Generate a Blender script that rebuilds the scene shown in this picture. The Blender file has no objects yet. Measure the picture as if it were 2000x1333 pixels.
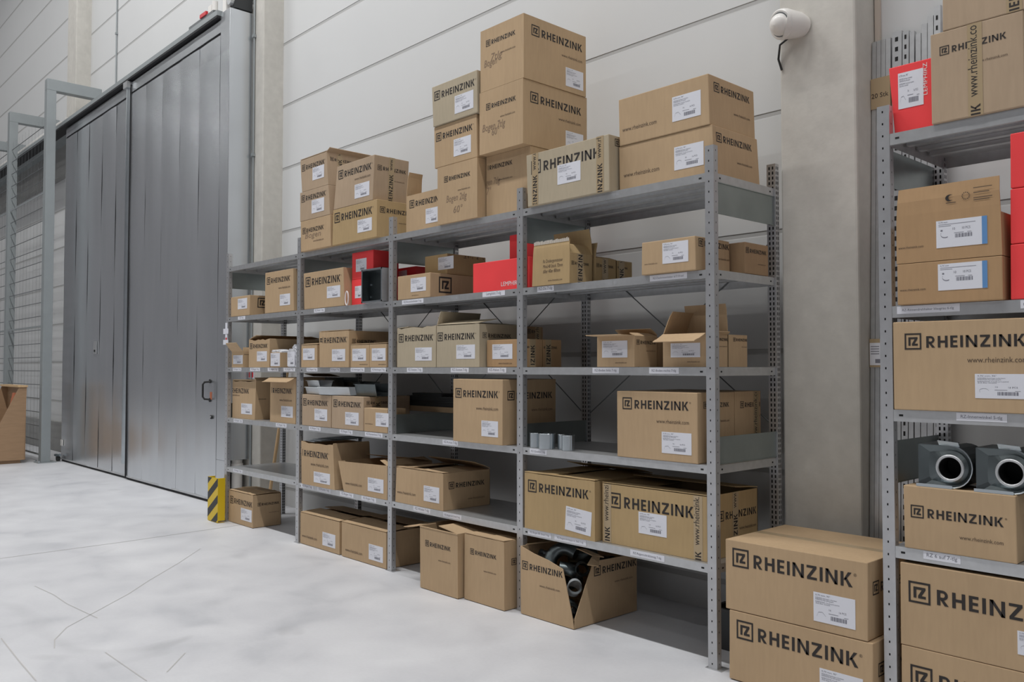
import bpy, bmesh, math, random
from mathutils import Vector, Matrix

# ------------------------------------------------------------------ camera, light, exposure
scene = bpy.context.scene
COL = scene.collection
PI = math.pi

cam_data = bpy.data.cameras.new('camera')
cam = bpy.data.objects.new('camera', cam_data)
COL.objects.link(cam)
cam_data.sensor_width = 36.0
cam_data.lens = 1667.33 / 2000 * 36
cam_data.clip_end = 200
cam.location = (2.3795, -3.4698, 1.4264)
cam.rotation_euler = (PI / 2 + 0.0315, 0, 0.8246)
scene.camera = cam

world = bpy.data.worlds.new('world')
scene.world = world
world.use_nodes = True
world.node_tree.nodes['Background'].inputs[0].default_value = (0.8, 0.85, 0.95, 1)
world.node_tree.nodes['Background'].inputs[1].default_value = 0.02

scene.view_settings.view_transform = 'Standard'
scene.view_settings.look = 'None'
scene.view_settings.gamma = 1.0
scene.view_settings.use_curve_mapping = False
scene.view_settings.exposure = -1.42

HALL_Z = 11.0
def luminaire(x, y, power, sx=2.6, sy=0.3):
    l = bpy.data.lights.new('luminaire', 'AREA')
    l.shape = 'RECTANGLE'; l.size = sx; l.size_y = sy
    l.energy = power; l.color = (1.0, 0.995, 0.985)
    o = bpy.data.objects.new('luminaire', l)
    o.location = (x, y, HALL_Z - 0.25)
    COL.objects.link(o)
ROW_POWER = {-21: 130, -17: 210, -13: 240, -9: 700, -5: 780, -1: 720, 3: 480, 7: 260, 11: 120}
for x in range(-29, 12, 4):
    if x in ROW_POWER: luminaire(x, -2.8, ROW_POWER[x])
    luminaire(x, -7.5, 35, 1.5)
    luminaire(x, -12.5, 175, 1.3)

# ------------------------------------------------------------------ materials
def srgb(r, g, b):
    f = lambda c: (c / 255 / 12.92) if c / 255 <= 0.04045 else ((c / 255 + 0.055) / 1.055) ** 2.4
    return (f(r), f(g), f(b), 1)

def mat(name, col, rough=0.6, metal=0.0, noise=None, bump=None, spec=None, alpha=None, mottled=None):
    """noise = (scale, amount, detail[, stretch]), bump = (scale, strength[, stretch])"""
    m = bpy.data.materials.new(name)
    m.use_nodes = True
    nt = m.node_tree; b = nt.nodes['Principled BSDF']
    b.inputs['Base Color'].default_value = col
    b.inputs['Roughness'].default_value = rough
    b.inputs['Metallic'].default_value = metal
    if spec is not None: b.inputs['Specular IOR Level'].default_value = spec
    if alpha is not None: b.inputs['Alpha'].default_value = alpha
    tc = nt.nodes.new('ShaderNodeTexCoord')
    def coords(st):
        mp = nt.nodes.new('ShaderNodeMapping'); mp.inputs['Scale'].default_value = st
        nt.links.new(tc.outputs['Object'], mp.inputs[0]); return mp.outputs[0]
    def noise_node(sc, det, st):
        n = nt.nodes.new('ShaderNodeTexNoise'); n.inputs['Scale'].default_value = sc; n.inputs['Detail'].default_value = det
        nt.links.new(coords(st), n.inputs['Vector']); return n
    if noise:
        last = None
        layers = noise if isinstance(noise, list) else [noise]
        for ly in layers:
            n = noise_node(ly[0], ly[2], ly[3] if len(ly) > 3 else (1, 1, 1))
            r = nt.nodes.new('ShaderNodeMapRange')
            r.inputs['From Min'].default_value = 0.3; r.inputs['From Max'].default_value = 0.7
            r.inputs['To Min'].default_value = 1 - ly[1]; r.inputs['To Max'].default_value = 1 + ly[1]
            nt.links.new(n.outputs['Fac'], r.inputs['Value'])
            mx = nt.nodes.new('ShaderNodeMix'); mx.data_type = 'RGBA'; mx.blend_type = 'MULTIPLY'
            mx.inputs['Factor'].default_value = 1.0
            if last is None: mx.inputs['A'].default_value = col
            else: nt.links.new(last, mx.inputs['A'])
            nt.links.new(r.outputs[0], mx.inputs['B'])
            last = mx.outputs['Result']
        nt.links.new(last, b.inputs['Base Color'])
    if bump:
        n = noise_node(bump[0], 3, bump[2] if len(bump) > 2 else (1, 1, 1))
        bp = nt.nodes.new('ShaderNodeBump'); bp.inputs['Strength'].default_value = bump[1]; bp.inputs['Distance'].default_value = 0.02
        nt.links.new(n.outputs['Fac'], bp.inputs['Height'])
        nt.links.new(bp.outputs[0], b.inputs['Normal'])
    return m

M = {}
def card(name, col):
    return mat(name, col, 0.75, noise=[(2.2, 0.06, 3), (60, 0.03, 2, (1, 1, 0.15))], bump=(9, 0.05), spec=0.25)
M['k'] = card('kraft_cardboard', (0.50, 0.355, 0.215, 1))
M['p'] = card('pinkish_cardboard', (0.455, 0.34, 0.235, 1))
M['y'] = card('yellowish_cardboard', (0.47, 0.335, 0.175, 1))
M['g'] = card('greyish_cardboard', (0.47, 0.40, 0.29, 1))
M['o'] = card('orange_brown_cardboard', (0.44, 0.28, 0.15, 1))
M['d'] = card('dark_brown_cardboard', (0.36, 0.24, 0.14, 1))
M['r'] = mat('red_cardboard', (0.93, 0.07, 0.075, 1), 0.5, noise=(3, 0.06, 2), spec=0.3)
M['ink'] = mat('black_print', (0.025, 0.02, 0.018, 1), 0.6)
M['thin_ink'] = mat('brown_black_print', (0.11, 0.075, 0.05, 1), 0.7)
M['marker'] = mat('faded_marker', (0.26, 0.18, 0.12, 1), 0.8)
M['white_ink'] = mat('white_print', (0.8, 0.78, 0.78, 1), 0.6)
M['paper'] = mat('label_paper', (0.76, 0.77, 0.83, 1), 0.5)
M['toner'] = mat('grey_toner', (0.2, 0.2, 0.24, 1), 0.6)
M['blue'] = mat('blue_label_edge', (0.12, 0.28, 0.55, 1), 0.5)
M['tape'] = mat('clear_brown_tape', (0.44, 0.335, 0.205, 1), 0.25, spec=0.5)
M['torn'] = mat('torn_white_liner', (0.62, 0.57, 0.5, 1), 0.9)
M['steel'] = mat('galvanised_steel', (0.56, 0.57, 0.58, 1), 0.36, 0.70, noise=(25, 0.06, 3), spec=0.5)
M['post'] = mat('galvanised_post_steel', (0.53, 0.535, 0.55, 1), 0.36, 0.70, noise=(18, 0.05, 3))
M['plate'] = mat('galvanised_plate', (0.34, 0.385, 0.385, 1), 0.3, 0.92, noise=(6, 0.08, 3))
M['hole'] = mat('dark_slot', (0.01, 0.01, 0.01, 1), 0.8)
M['zinc'] = mat('bright_zinc', (0.55, 0.60, 0.63, 1), 0.28, 0.95, noise=(8, 0.06, 3))
M['weathered_and_shade'] = mat('dark_zinc_and_inner_shade', (0.13, 0.15, 0.155, 1), 0.33, 0.9, noise=(9, 0.1, 3))
M['sheet'] = mat('door_sheet_zinc', (0.62, 0.645, 0.67, 1), 0.25, 0.84, noise=[(1.1, 0.07, 3, (1, 1, 0.35)), (7, 0.03, 3, (1, 1, 0.1))], bump=(0.9, 0.12, (1.6, 1, 0.4)))
M['wall'] = mat('white_wall_panel', srgb(209, 210, 210), 0.7, noise=(1.2, 0.012, 3))
M['joint'] = mat('panel_joint_sealant', srgb(178, 178, 177), 0.8)
M['concrete'] = mat('fair_faced_concrete', srgb(198, 195, 188), 0.85, noise=[(3.0, 0.07, 5, (1, 1, 0.4)), (14, 0.05, 4)], bump=(30, 0.05))
M['rail_shade_and_base'] = mat('rail_shade_and_base_grey', srgb(150, 150, 148), 0.85, noise=(3, 0.06, 4))
M['hall'] = mat('hall_wall_grey', (0.40, 0.39, 0.41, 1), 0.8)
M['ceil'] = mat('hall_ceiling_grey', (0.2, 0.2, 0.205, 1), 0.8)
M['grey_paint'] = mat('light_grey_paint', srgb(150, 156, 158), 0.45, 0.2, noise=(6, 0.03, 2))
M['wire'] = mat('grey_wire', srgb(120, 124, 126), 0.5, 0.5)
M['black'] = mat('black_plastic', (0.02, 0.02, 0.02, 1), 0.45)
M['yellow'] = mat('yellow_paint', (0.72, 0.50, 0.012, 1), 0.4)
M['white_plastic'] = mat('white_plastic', (0.78, 0.76, 0.73, 1), 0.35)
M['film'] = mat('clear_crumpled_film', (0.75, 0.76, 0.8, 1), 0.18, noise=(20, 0.12, 4), bump=(25, 0.9), spec=0.8)
M['wood'] = mat('plywood', srgb(160, 130, 100), 0.6, noise=[(5, 0.07, 3, (1, 1, 6))])
M['pale_wood'] = mat('pale_wood', srgb(205, 172, 130), 0.6, noise=(6, 0.06, 3, (6, 6, 0.4)))
M['orange_wood'] = mat('orange_brown_board', srgb(190, 110, 75), 0.5)
M['red'] = mat('red_paint', (0.6, 0.03, 0.04, 1), 0.4)
M['gap'] = mat('black_rubber_and_shade', (0.012, 0.012, 0.014, 1), 0.7)
M['felt'] = mat('dark_crate', (0.03, 0.033, 0.035, 1), 0.6)

def floor_material():
    m = bpy.data.materials.new('polished_concrete_floor'); m.use_nodes = True
    nt = m.node_tree; b = nt.nodes['Principled BSDF']; L = nt.links
    b.inputs['Specular IOR Level'].default_value = 0.4
    tc = nt.nodes.new('ShaderNodeTexCoord')
    def noise(sc, det, dist=0.0):
        n = nt.nodes.new('ShaderNodeTexNoise'); n.inputs['Scale'].default_value = sc
        n.inputs['Detail'].default_value = det; n.inputs['Distortion'].default_value = dist
        L.new(tc.outputs['Object'], n.inputs['Vector']); return n
    big = noise(0.55, 5, 0.8); mid = noise(2.4, 6, 0.4); fine = noise(55, 3)
    cr = nt.nodes.new('ShaderNodeValToRGB')
    cr.color_ramp.elements[0].position = 0.30; cr.color_ramp.elements[0].color = srgb(186, 188, 193)
    cr.color_ramp.elements[1].position = 0.66; cr.color_ramp.elements[1].color = srgb(216, 217, 220)
    e = cr.color_ramp.elements.new(0.45); e.color = srgb(204, 205, 209)
    mix = nt.nodes.new('ShaderNodeMix'); mix.data_type = 'FLOAT'; mix.inputs['Factor'].default_value = 0.62
    L.new(big.outputs['Fac'], mix.inputs['A']); L.new(mid.outputs['Fac'], mix.inputs['B'])
    L.new(mix.outputs['Result'], cr.inputs['Fac'])
    # a few darker blotches
    st = noise(1.1, 2, 1.5)
    sr = nt.nodes.new('ShaderNodeMapRange'); sr.inputs['From Min'].default_value = 0.66; sr.inputs['From Max'].default_value = 0.76
    sr.inputs['To Min'].default_value = 1.0; sr.inputs['To Max'].default_value = 0.86
    L.new(st.outputs['Fac'], sr.inputs['Value'])
    m1 = nt.nodes.new('ShaderNodeMix'); m1.data_type = 'RGBA'; m1.blend_type = 'MULTIPLY'; m1.inputs['Factor'].default_value = 1
    L.new(cr.outputs[0], m1.inputs['A']); L.new(sr.outputs[0], m1.inputs['B'])
    fr = nt.nodes.new('ShaderNodeMapRange'); fr.inputs['To Min'].default_value = 0.96; fr.inputs['To Max'].default_value = 1.04
    L.new(fine.outputs['Fac'], fr.inputs['Value'])
    m2 = nt.nodes.new('ShaderNodeMix'); m2.data_type = 'RGBA'; m2.blend_type = 'MULTIPLY'; m2.inputs['Factor'].default_value = 1
    L.new(m1.outputs['Result'], m2.inputs['A']); L.new(fr.outputs[0], m2.inputs['B'])
    L.new(m2.outputs['Result'], b.inputs['Base Color'])
    rr = nt.nodes.new('ShaderNodeMapRange'); rr.inputs['To Min'].default_value = 0.38; rr.inputs['To Max'].default_value = 0.6
    L.new(mid.outputs['Fac'], rr.inputs['Value']); L.new(rr.outputs[0], b.inputs['Roughness'])
    return m
M['floor'] = floor_material()

# ------------------------------------------------------------------ mesh helpers
class MB:
    def __init__(s): s.v = []; s.f = []; s.m = []; s.mats = []
    def mi(s, key):
        if key not in s.mats: s.mats.append(key)
        return s.mats.index(key)
    def poly(s, pts, key):
        n = len(s.v); s.v += [tuple(p) for p in pts]; s.f.append(tuple(range(n, n + len(pts)))); s.m.append(s.mi(key))
    def raw(s, vs, fs, key):
        n = len(s.v); s.v += [tuple(p) for p in vs]; k = s.mi(key)
        for f in fs: s.f.append(tuple(i + n for i in f)); s.m.append(k)
    def hexa(s, p, key):
        """p: 4 bottom then 4 top points, both counter-clockwise seen from above"""
        s.raw(p, [(3, 2, 1, 0), (4, 5, 6, 7), (0, 1, 5, 4), (1, 2, 6, 5), (2, 3, 7, 6), (3, 0, 4, 7)], key)
    def box(s, x0, x1, y0, y1, z0, z1, key):
        s.hexa([(x0, y0, z0), (x1, y0, z0), (x1, y1, z0), (x0, y1, z0), (x0, y0, z1), (x1, y0, z1), (x1, y1, z1), (x0, y1, z1)], key)
    def prism(s, pts, d, key):
        """a polygon (list of 3-D points) given the thickness vector d"""
        n = len(pts); d = Vector(d); q = [tuple(Vector(p) + d) for p in pts]
        nv = Vector((0, 0, 0))
        for i in range(n):
            a = Vector(pts[i]); b = Vector(pts[(i + 1) % n]); nv += a.cross(b)
        fwd = nv.dot(d) > 0
        base = len(s.v); s.v += [tuple(p) for p in pts] + q; k = s.mi(key)
        A = tuple(range(n)); Bt = tuple(range(n, 2 * n))
        fs = [(A[::-1] if fwd else A), (Bt if fwd else Bt[::-1])]
        for i in range(n):
            j = (i + 1) % n
            fs.append((i, j, n + j, n + i) if fwd else (j, i, n + i, n + j))
        for f in fs: s.f.append(tuple(i + base for i in f)); s.m.append(k)
    def tube(s, p0, p1, r, key, seg=12, r1=None, caps=True):
        p0 = Vector(p0); p1 = Vector(p1); r1 = r if r1 is None else r1
        s.sweep([p0, p1], [r, r1], key, seg, caps)
    def sweep(s, pts, rs, key, seg=12, caps=True):
        pts = [Vector(p) for p in pts]; n = len(pts)
        if not isinstance(rs, (list, tuple)): rs = [rs] * n
        t0 = (pts[1] - pts[0]).normalized()
        u = t0.orthogonal().normalized(); vs = []
        for i, p in enumerate(pts):
            t = (pts[min(i + 1, n - 1)] - pts[max(i - 1, 0)]).normalized()
            u = (u - t * u.dot(t)).normalized(); w = t.cross(u)
            for k in range(seg):
                a = 2 * PI * k / seg
                vs.append(p + (u * math.cos(a) + w * math.sin(a)) * rs[i])
        fs = []
        for i in range(n - 1):
            for k in range(seg):
                a = i * seg + k; b = i * seg + (k + 1) % seg
                fs.append((a, b, b + seg, a + seg))
        if caps: fs += [tuple(range(seg))[::-1], tuple(range((n - 1) * seg, n * seg))]
        s.raw(vs, fs, key)
    def build(s, name, parent=None, smooth=False, loc=None, bevel=None, inv=False):
        me = bpy.data.meshes.new(name)
        off = Vector(loc) if loc is not None else Vector((0, 0, 0))
        me.from_pydata([tuple(Vector(p) - off) for p in s.v], [], s.f)
        for k in s.mats: me.materials.append(M[k])
        me.polygons.foreach_set('material_index', s.m)
        if smooth: me.polygons.foreach_set('use_smooth', [True] * len(s.f))
        me.update()
        o = bpy.data.objects.new(name, me); COL.objects.link(o)
        if parent is not None:
            o.parent = parent
            off = off - parent_loc(parent)
        o.location = off
        if smooth:
            try: me.set_sharp_from_angle(angle=math.radians(40))
            except Exception: pass
        if bevel:
            b = o.modifiers.new('bevel', 'BEVEL'); b.width = bevel; b.segments = 2; b.limit_method = 'ANGLE'; b.angle_limit = math.radians(50)
        return o

def parent_loc(o):
    p = Vector(o.location)
    while o.parent is not None:
        o = o.parent; p += Vector(o.location)
    return p

def tag(o, label=None, cat=None, group=None, kind=None):
    if label: o['label'] = label
    if cat: o['category'] = cat
    if group: o['group'] = group
    if kind: o['kind'] = kind
    return o

def thing(name, label, cat, loc=(0, 0, 0), group=None):
    o = bpy.data.objects.new(name, None); COL.objects.link(o); o.location = loc
    o.empty_display_size = 0.05
    return tag(o, label, cat, group)

# ------------------------------------------------------------------ lettering
_fc = {}
def glyphs(txt):
    """flat mesh of a string in the built-in font: (verts scaled to unit width, faces, height/width)"""
    if txt in _fc: return _fc[txt]
    c = bpy.data.curves.new('t', 'FONT'); c.body = txt; c.resolution_u = 2; c.fill_mode = 'FRONT'
    o = bpy.data.objects.new('t', c); COL.objects.link(o)
    bpy.context.view_layer.update()
    dg = bpy.context.evaluated_depsgraph_get()
    me = o.evaluated_get(dg).to_mesh()
    vs = [v.co.copy() for v in me.vertices]; fs = [tuple(p.vertices) for p in me.polygons]
    x0 = min(v.x for v in vs); x1 = max(v.x for v in vs)
    w = x1 - x0
    vs = [((v.x - x0) / w, v.y / w) for v in vs]
    o.evaluated_get(dg).to_mesh_clear()
    bpy.data.objects.remove(o); bpy.data.curves.remove(c)
    _fc[txt] = (vs, fs, 0.7 / w)
    return _fc[txt]

def letter(ch):
    """a heavy geometric capital, height 1: (width, list of convex polygons)"""
    t = 0.2
    R = lambda x0, y0, x1, y1: [(x0, y0), (x1, y0), (x1, y1), (x0, y1)]
    if ch == 'I': return t, [R(0, 0, t, 1)]
    if ch == 'H': return 0.74, [R(0, 0, t, 1), R(.54, 0, .74, 1), R(t, .41, .54, .6)]
    if ch == 'E': return 0.53, [R(0, 0, t, 1), R(t, 0, .53, .18), R(t, .41, .5, .59), R(t, .82, .53, 1)]
    if ch == 'N': return 0.82, [R(0, 0, t, 1), R(.62, 0, .82, 1), [(.0, 1), (.62, 0), (.82, 0), (.2, 1)]]
    if ch == 'Z': return 0.72, [R(0, .82, .70, 1), R(.02, 0, .72, .18), [(.02, .18), (.26, .18), (.70, .82), (.45, .82)]]
    if ch == 'K': return 0.8, [R(0, 0, t, 1), [(t, .46), (.30, .40), (.74, 1), (.50, 1)], [(.26, .56), (.54, 0), (.80, 0), (.40, .62)]]
    if ch == 'R':
        ps = [R(0, 0, t, 1), R(t, .82, .34, 1), R(t, .36, .34, .53)]
        n = 7
        for i in range(n):
            a = -PI / 2 + PI * i / n; b = -PI / 2 + PI * (i + 1) / n
            o = lambda q, r, ry: (.34 + r * math.cos(q), .68 + ry * math.sin(q))
            ps.append([o(a, .12, .15), o(a, .30, .32), o(b, .30, .32), o(b, .12, .15)])
        ps.append([(.20, .38), (.40, .38), (.68, 0), (.44, 0)])
        return 0.68, ps
    return 0.3, []

def word(txt, gap=0.2):
    x = 0; out = []
    for ch in txt:
        w, ps = letter(ch)
        for p in ps: out.append([(x + a, b) for a, b in p])
        x += w + gap
    return x - gap, out

def mark():
    """the square emblem: a ring with a joined monogram, side 1"""
    t = 0.095
    R = lambda x0, y0, x1, y1: [(x0, y0), (x1, y0), (x1, y1), (x0, y1)]
    return [R(0, 0, 1, t), R(0, 1 - t, 1, 1), R(0, t, t, 1 - t), R(1 - t, t, 1, 1 - t),
            R(.23, .24, .36, .76), R(.36, .64, .43, .76), R(.43, .64, .78, .76), R(.44, .24, .79, .36),
            [(.44, .36), (.60, .36), (.77, .64), (.61, .64)]]

def logo(total):
    """mark + word with overall length total; origin at the mark's lower left"""
    s = total / 6.7
    out = [[(a * s, b * s) for a, b in p] for p in mark()]
    w, ps = word('RHEINZINK')
    k = 5.41 * s / w
    for p in ps: out.append([(1.29 * s + a * k, .10 * s + b * .70 * s) for a, b in p])
    return s, out

# ------------------------------------------------------------------ measured data (metres)
# key, x0, x1, top x0, top x1, y front, y back, z bottom, z top left, z top right, board, open?, prints, flaps, label
BOXES = [
 ['A1', -3.872, -3.409, -3.884, -3.42, -0.03, 0.39, 2.37, 2.618, 2.618, 'k', 0, [['FL', -3.849, -3.518, 2.536], ['FW', -3.678, -3.517, 2.44], ['FH', -3.807, -3.565, 2.493, 'Bogen']], [], 'small brown carton at the bottom of the three-high stack furthest left on the top shelf'],
 ['A2', -3.892, -3.427, -3.896, -3.453, -0.03, 0.39, 2.619, 2.858, 2.858, 'p', 0, [['FL', -3.87, -3.491, 2.801], ['FS', -3.705, -3.512, 2.662, 2.768]], [], 'brown carton in the middle of the three-high stack furthest left on the top shelf'],
 ['A3', -3.862, -3.454, -3.894, -3.48, -0.03, 0.39, 2.859, 3.122, 3.122, 'p', 1, [['FL', -3.866, -3.51, 3.053], ['FS', -3.695, -3.516, 2.927, 3.029], ['RL', -0.001, 0.2, 3.069], ['RT', 0.087]], [('r', 150, 0.045), ('b', 8, 0.2), ('f', 2, 0.1), ('l', 0, 0.18)], 'raised-flap carton on top of the three-high stack furthest left on the top shelf'],
 ['B1', -3.389, -2.778, -3.377, -2.774, -0.03, 0.363, 2.37, 2.645, 2.645, 'y', 0, [['FL', -3.355, -2.837, 2.578], ['FS', -3.03, -2.839, 2.427, 2.522], ['RL', -0.004, 0.297, 2.573], ['RW', 0.163, 0.288, 2.492]], [], 'yellowish carton under the tilted carton, second stack from the left on the top shelf'],
 ['B2', -3.37, -2.832, -3.323, -2.809, -0.03, 0.276, 2.646, 2.975, 2.975, 'p', 0, [['FL', -3.301, -2.849, 2.903], ['FW', -3.074, -2.862, 2.836], ['FS', -3.071, -2.874, 2.688, 2.793], ['RL', -0.0, 0.252, 2.888], ['RW', 0.136, 0.243, 2.808], ['RT', 0.123]], [], 'carton widening downwards with taped side, atop the second stack from the left, top shelf'],
 ['D', -2.54, -2.09, -2.54, -2.09, 0.06, 0.19, 2.37, 2.64, 2.64, 'k', 1, [['FL', -2.501, -2.128, 2.576], ['FS', -2.312, -2.164, 2.417, 2.519]], [('l', 88, 0.17), ('b', 5, 0.06)], 'low open carton with a flap standing up, beside the tall stacks on the top shelf'],
 ['E1', -2.075, -1.672, -2.079, -1.674, -0.02, 0.48, 2.37, 2.749, 2.749, 'k', 0, [['FL', -2.007, -1.742, 2.66], ['FW', -1.866, -1.743, 2.571], ['FH', -1.983, -1.779, 2.528, 'Bogen 2tlg'], ['FH', -1.913, -1.825, 2.45, '60°']], [], 'tall carton with handwriting at the bottom of the three-high stack left of the tallest stack'],
 ['E2', -2.109, -1.674, -2.118, -1.682, -0.02, 0.4, 2.75, 3.027, 3.027, 'k', 0, [['FL', -2.095, -1.72, 2.955], ['FS', -1.908, -1.734, 2.794, 2.905]], [], 'carton in the middle of the three-high stack left of the tallest stack'],
 ['E3', -2.114, -1.662, -2.13, -1.664, -0.03, 0.39, 3.028, 3.3, 3.3, 'g', 0, [['FL', -2.103, -1.688, 3.231], ['FS', -1.886, -1.699, 3.066, 3.182]], [], 'greyish carton on top of the three-high stack left of the tallest stack'],
 ['F1', -1.66, -1.26, -1.66, -1.26, 0.045, 0.555, 2.37, 2.755, 2.755, 'k', 0, [['FL', -1.68, -1.418, 2.686], ['FW', -1.549, -1.418, 2.595], ['FH', -1.705, -1.535, 2.595, 'Bogen 7tlg'], ['FH', -1.685, -1.621, 2.539, '67°']], [], 'tall carton with handwriting at the bottom of the tallest stack on the top shelf'],
 ['F2', -1.652, -1.256, -1.652, -1.256, -0.02, 0.54, 2.756, 3.147, 3.147, 'k', 0, [['FL', -1.589, -1.319, 3.045], ['FW', -1.458, -1.326, 2.961], ['FH', -1.623, -1.416, 2.918, 'Bogen 7tlg'], ['FH', -1.538, -1.472, 2.88, '60°'], ['RL', 0.04, 0.486, 3.048], ['RW', 0.282, 0.482, 2.963], ['RS', 0.345, 0.505, 2.789, 2.902]], [], 'middle carton of the tallest stack on the top shelf, handwriting under its emblem'],
 ['F3', -1.643, -1.25, -1.643, -1.25, -0.02, 0.526, 3.148, 3.536, 3.536, 'k', 0, [['FL', -1.59, -1.323, 3.444], ['FW', -1.455, -1.323, 3.356], ['FH', -1.548, -1.444, 3.348, '7tlg'], ['FH', -1.606, -1.491, 3.32, 'Bogen'], ['RL', 0.044, 0.491, 3.454], ['RW', 0.304, 0.491, 3.366], ['RS', 0.34, 0.5, 3.181, 3.298]], [], 'topmost carton of the tallest stack on the top shelf'],
 ['G', -1.216, -0.588, -1.228, -0.591, -0.02, 0.44, 2.37, 2.677, 2.677, 'g', 0, [['FL', -1.186, -0.653, 2.595], ['FS', -0.972, -0.795, 2.462, 2.573], ['FT', -1.154], ['FT', -0.653], ['RL', 0.029, 0.297, 2.641]], [], 'wide pale carton sealed with two strips of printed tape, top shelf beside the tallest stack'],
 ['H1', -0.572, 0.028, -0.575, 0.014, 0.045, 0.45, 2.37, 2.614, 2.614, 'k', 0, [['FW', -0.542, -0.307, 2.454], ['FS', -0.212, -0.036, 2.424, 2.542], ['RL', 0.072, 0.39, 2.557], ['RW', 0.247, 0.384, 2.456]], [], 'lower of the two long cartons stacked at the right end of the top shelf'],
 ['H2', -0.567, 0.003, -0.573, -0.004, 0.04, 0.45, 2.615, 2.868, 2.868, 'k', 0, [['FW', -0.546, -0.319, 2.699], ['FS', -0.219, -0.047, 2.672, 2.798], ['RL', 0.084, 0.406, 2.813], ['RW', 0.255, 0.404, 2.71]], [], 'upper of the two long cartons stacked at the right end of the top shelf'],
 ['I', -5.233, -4.854, -5.237, -4.844, 0.0, 0.38, 1.901, 2.083, 2.083, 'k', 0, [['FS', -5.088, -4.899, 1.964, 2.06], ['RM', 0.075, 0.165, 2.017]], [], 'low small carton at the left end of the second shelf from the top'],
 ['J', -4.557, -4.041, -4.554, -4.057, 0.0, 0.4, 1.901, 2.256, 2.256, 'k', 0, [['FL', -4.521, -4.107, 2.182], ['FW', -4.308, -4.106, 2.109], ['FS', -4.282, -4.103, 1.954, 2.05]], [], 'tall closed carton beside the small low carton, leftmost bay, second shelf from the top'],
 ['K', -3.867, -3.256, -3.881, -3.275, 0.0, 0.42, 1.901, 2.197, 2.197, 'k', 0, [['FL', -3.847, -3.317, 2.122], ['FS', -3.511, -3.315, 1.972, 2.063]], [], 'closed carton left of the two stacked red boxes'],
 ['L1', -3.248, -2.975, -3.248, -2.975, 0.06, 0.32, 1.901, 2.1, 2.1, 'r', 0, [['FS', -3.201, -3.102, 1.956, 2.048]], [], 'lower of the two stacked red boxes beside the open steel case'],
 ['L2', -3.246, -2.955, -3.246, -2.955, 0.06, 0.29, 2.101, 2.306, 2.306, 'r', 0, [['FS', -3.19, -3.044, 2.156, 2.253]], [], 'upper of the two stacked red boxes beside the open steel case'],
 ['L4', -3.02, -2.79, -3.02, -2.79, 0.33, 0.53, 1.901, 2.19, 2.19, 'r', 0, [['FS', -3.031, -2.904, 2.111, 2.17]], [], 'dark red box far back behind the third post, second shelf from the top'],
 ['N1', -2.555, -2.182, -2.556, -2.18, 0.0, 0.404, 1.901, 2.067, 2.067, 'k', 0, [['FS', -2.4, -2.227, 1.948, 2.042], ['FW', -2.39, -2.31, 1.924], ['RM', 0.073, 0.183, 1.99]], [], 'low carton with a big square emblem on its side, right of the third post'],
 ['N2', -2.44, -2.19, -2.44, -2.19, 0.15, 0.5, 2.068, 2.21, 2.21, 'y', 0, [['FS', -2.287, -2.118, 2.101, 2.188], ['RL', 0.294, 0.483, 2.203]], [], 'carton set back on top of the low carton with the big square emblem'],
 ['O1', -1.79, -1.275, -1.79, -1.275, 0.045, 0.295, 1.901, 2.092, 2.092, 'r', 0, [['FV', -14.557, 'LEMPHIRZ']], [], 'bright red box with white lettering at the lower edge, beside the fourth post'],
 ['O2', -1.57, -1.305, -1.57, -1.305, 0.16, 0.29, 2.093, 2.262, 2.262, 'r', 0, [], [], 'dark red box lying behind and on top of the bright red lettered box'],
 ['P', -1.19, -0.891, -1.182, -0.888, -0.01, 0.18, 1.901, 2.072, 2.072, 'y', 1, [['FH', -1.099, -0.943, 2.039, 'Rz Doldergonstutzer'], ['FH', -1.099, -0.943, 2.009, 'Mind.48 Stück 72mm'], ['FH', -1.099, -0.963, 1.981, '60er 40er 80mm'], ['FW', -1.06, -0.947, 1.927], ['RL', 0.005, 0.15, 2.016], ['RT', 0.077]], [('f', 91, 0.078), ('b', 88, 0.15), ('r', 60, 0.07)], 'open carton with a torn upright front flap and handwriting on its face'],
 ['P2', -1.18, -0.88, -1.18, -0.88, 0.195, 0.38, 1.901, 2.06, 2.06, 'y', 1, [['RL', 0.205, 0.353, 2.017], ['RT', 0.279]], [('f', 80, 0.09), ('r', 20, 0.05)], 'carton with a raised flap behind the torn handwritten carton'],
 ['P3', -1.18, -0.88, -1.18, -0.88, 0.385, 0.525, 1.901, 2.06, 2.06, 'y', 0, [['RL', 0.371, 0.482, 2.02], ['RT', 0.427]], [], 'rearmost carton of the row behind the torn handwritten carton'],
 ['Q1', -0.374, -0.041, -0.371, -0.044, -0.02, 0.275, 1.901, 2.068, 2.068, 'k', 0, [['FS', -0.24, -0.084, 1.947, 2.052], ['FW', -0.354, -0.273, 1.955], ['RL', 0.005, 0.269, 2.039], ['RW', 0.156, 0.268, 1.973]], [], 'long low carton with a large label, right end of the second shelf from the top'],
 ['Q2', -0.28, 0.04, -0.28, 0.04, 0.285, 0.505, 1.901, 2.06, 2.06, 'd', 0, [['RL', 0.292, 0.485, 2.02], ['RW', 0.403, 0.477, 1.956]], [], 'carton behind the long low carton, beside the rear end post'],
 ['R1', -5.202, -4.971, -5.205, -4.973, 0.0, 0.25, 1.431, 1.575, 1.575, 'k', 1, [['FS', -5.173, -4.977, 1.462, 1.543], ['RL', 0.011, 0.061, 1.548]], [('f', 135, 0.1), ('r', 80, 0.04), ('b', 95, 0.06)], 'small carton with a torn open flap at the left end of the middle shelf'],
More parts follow.
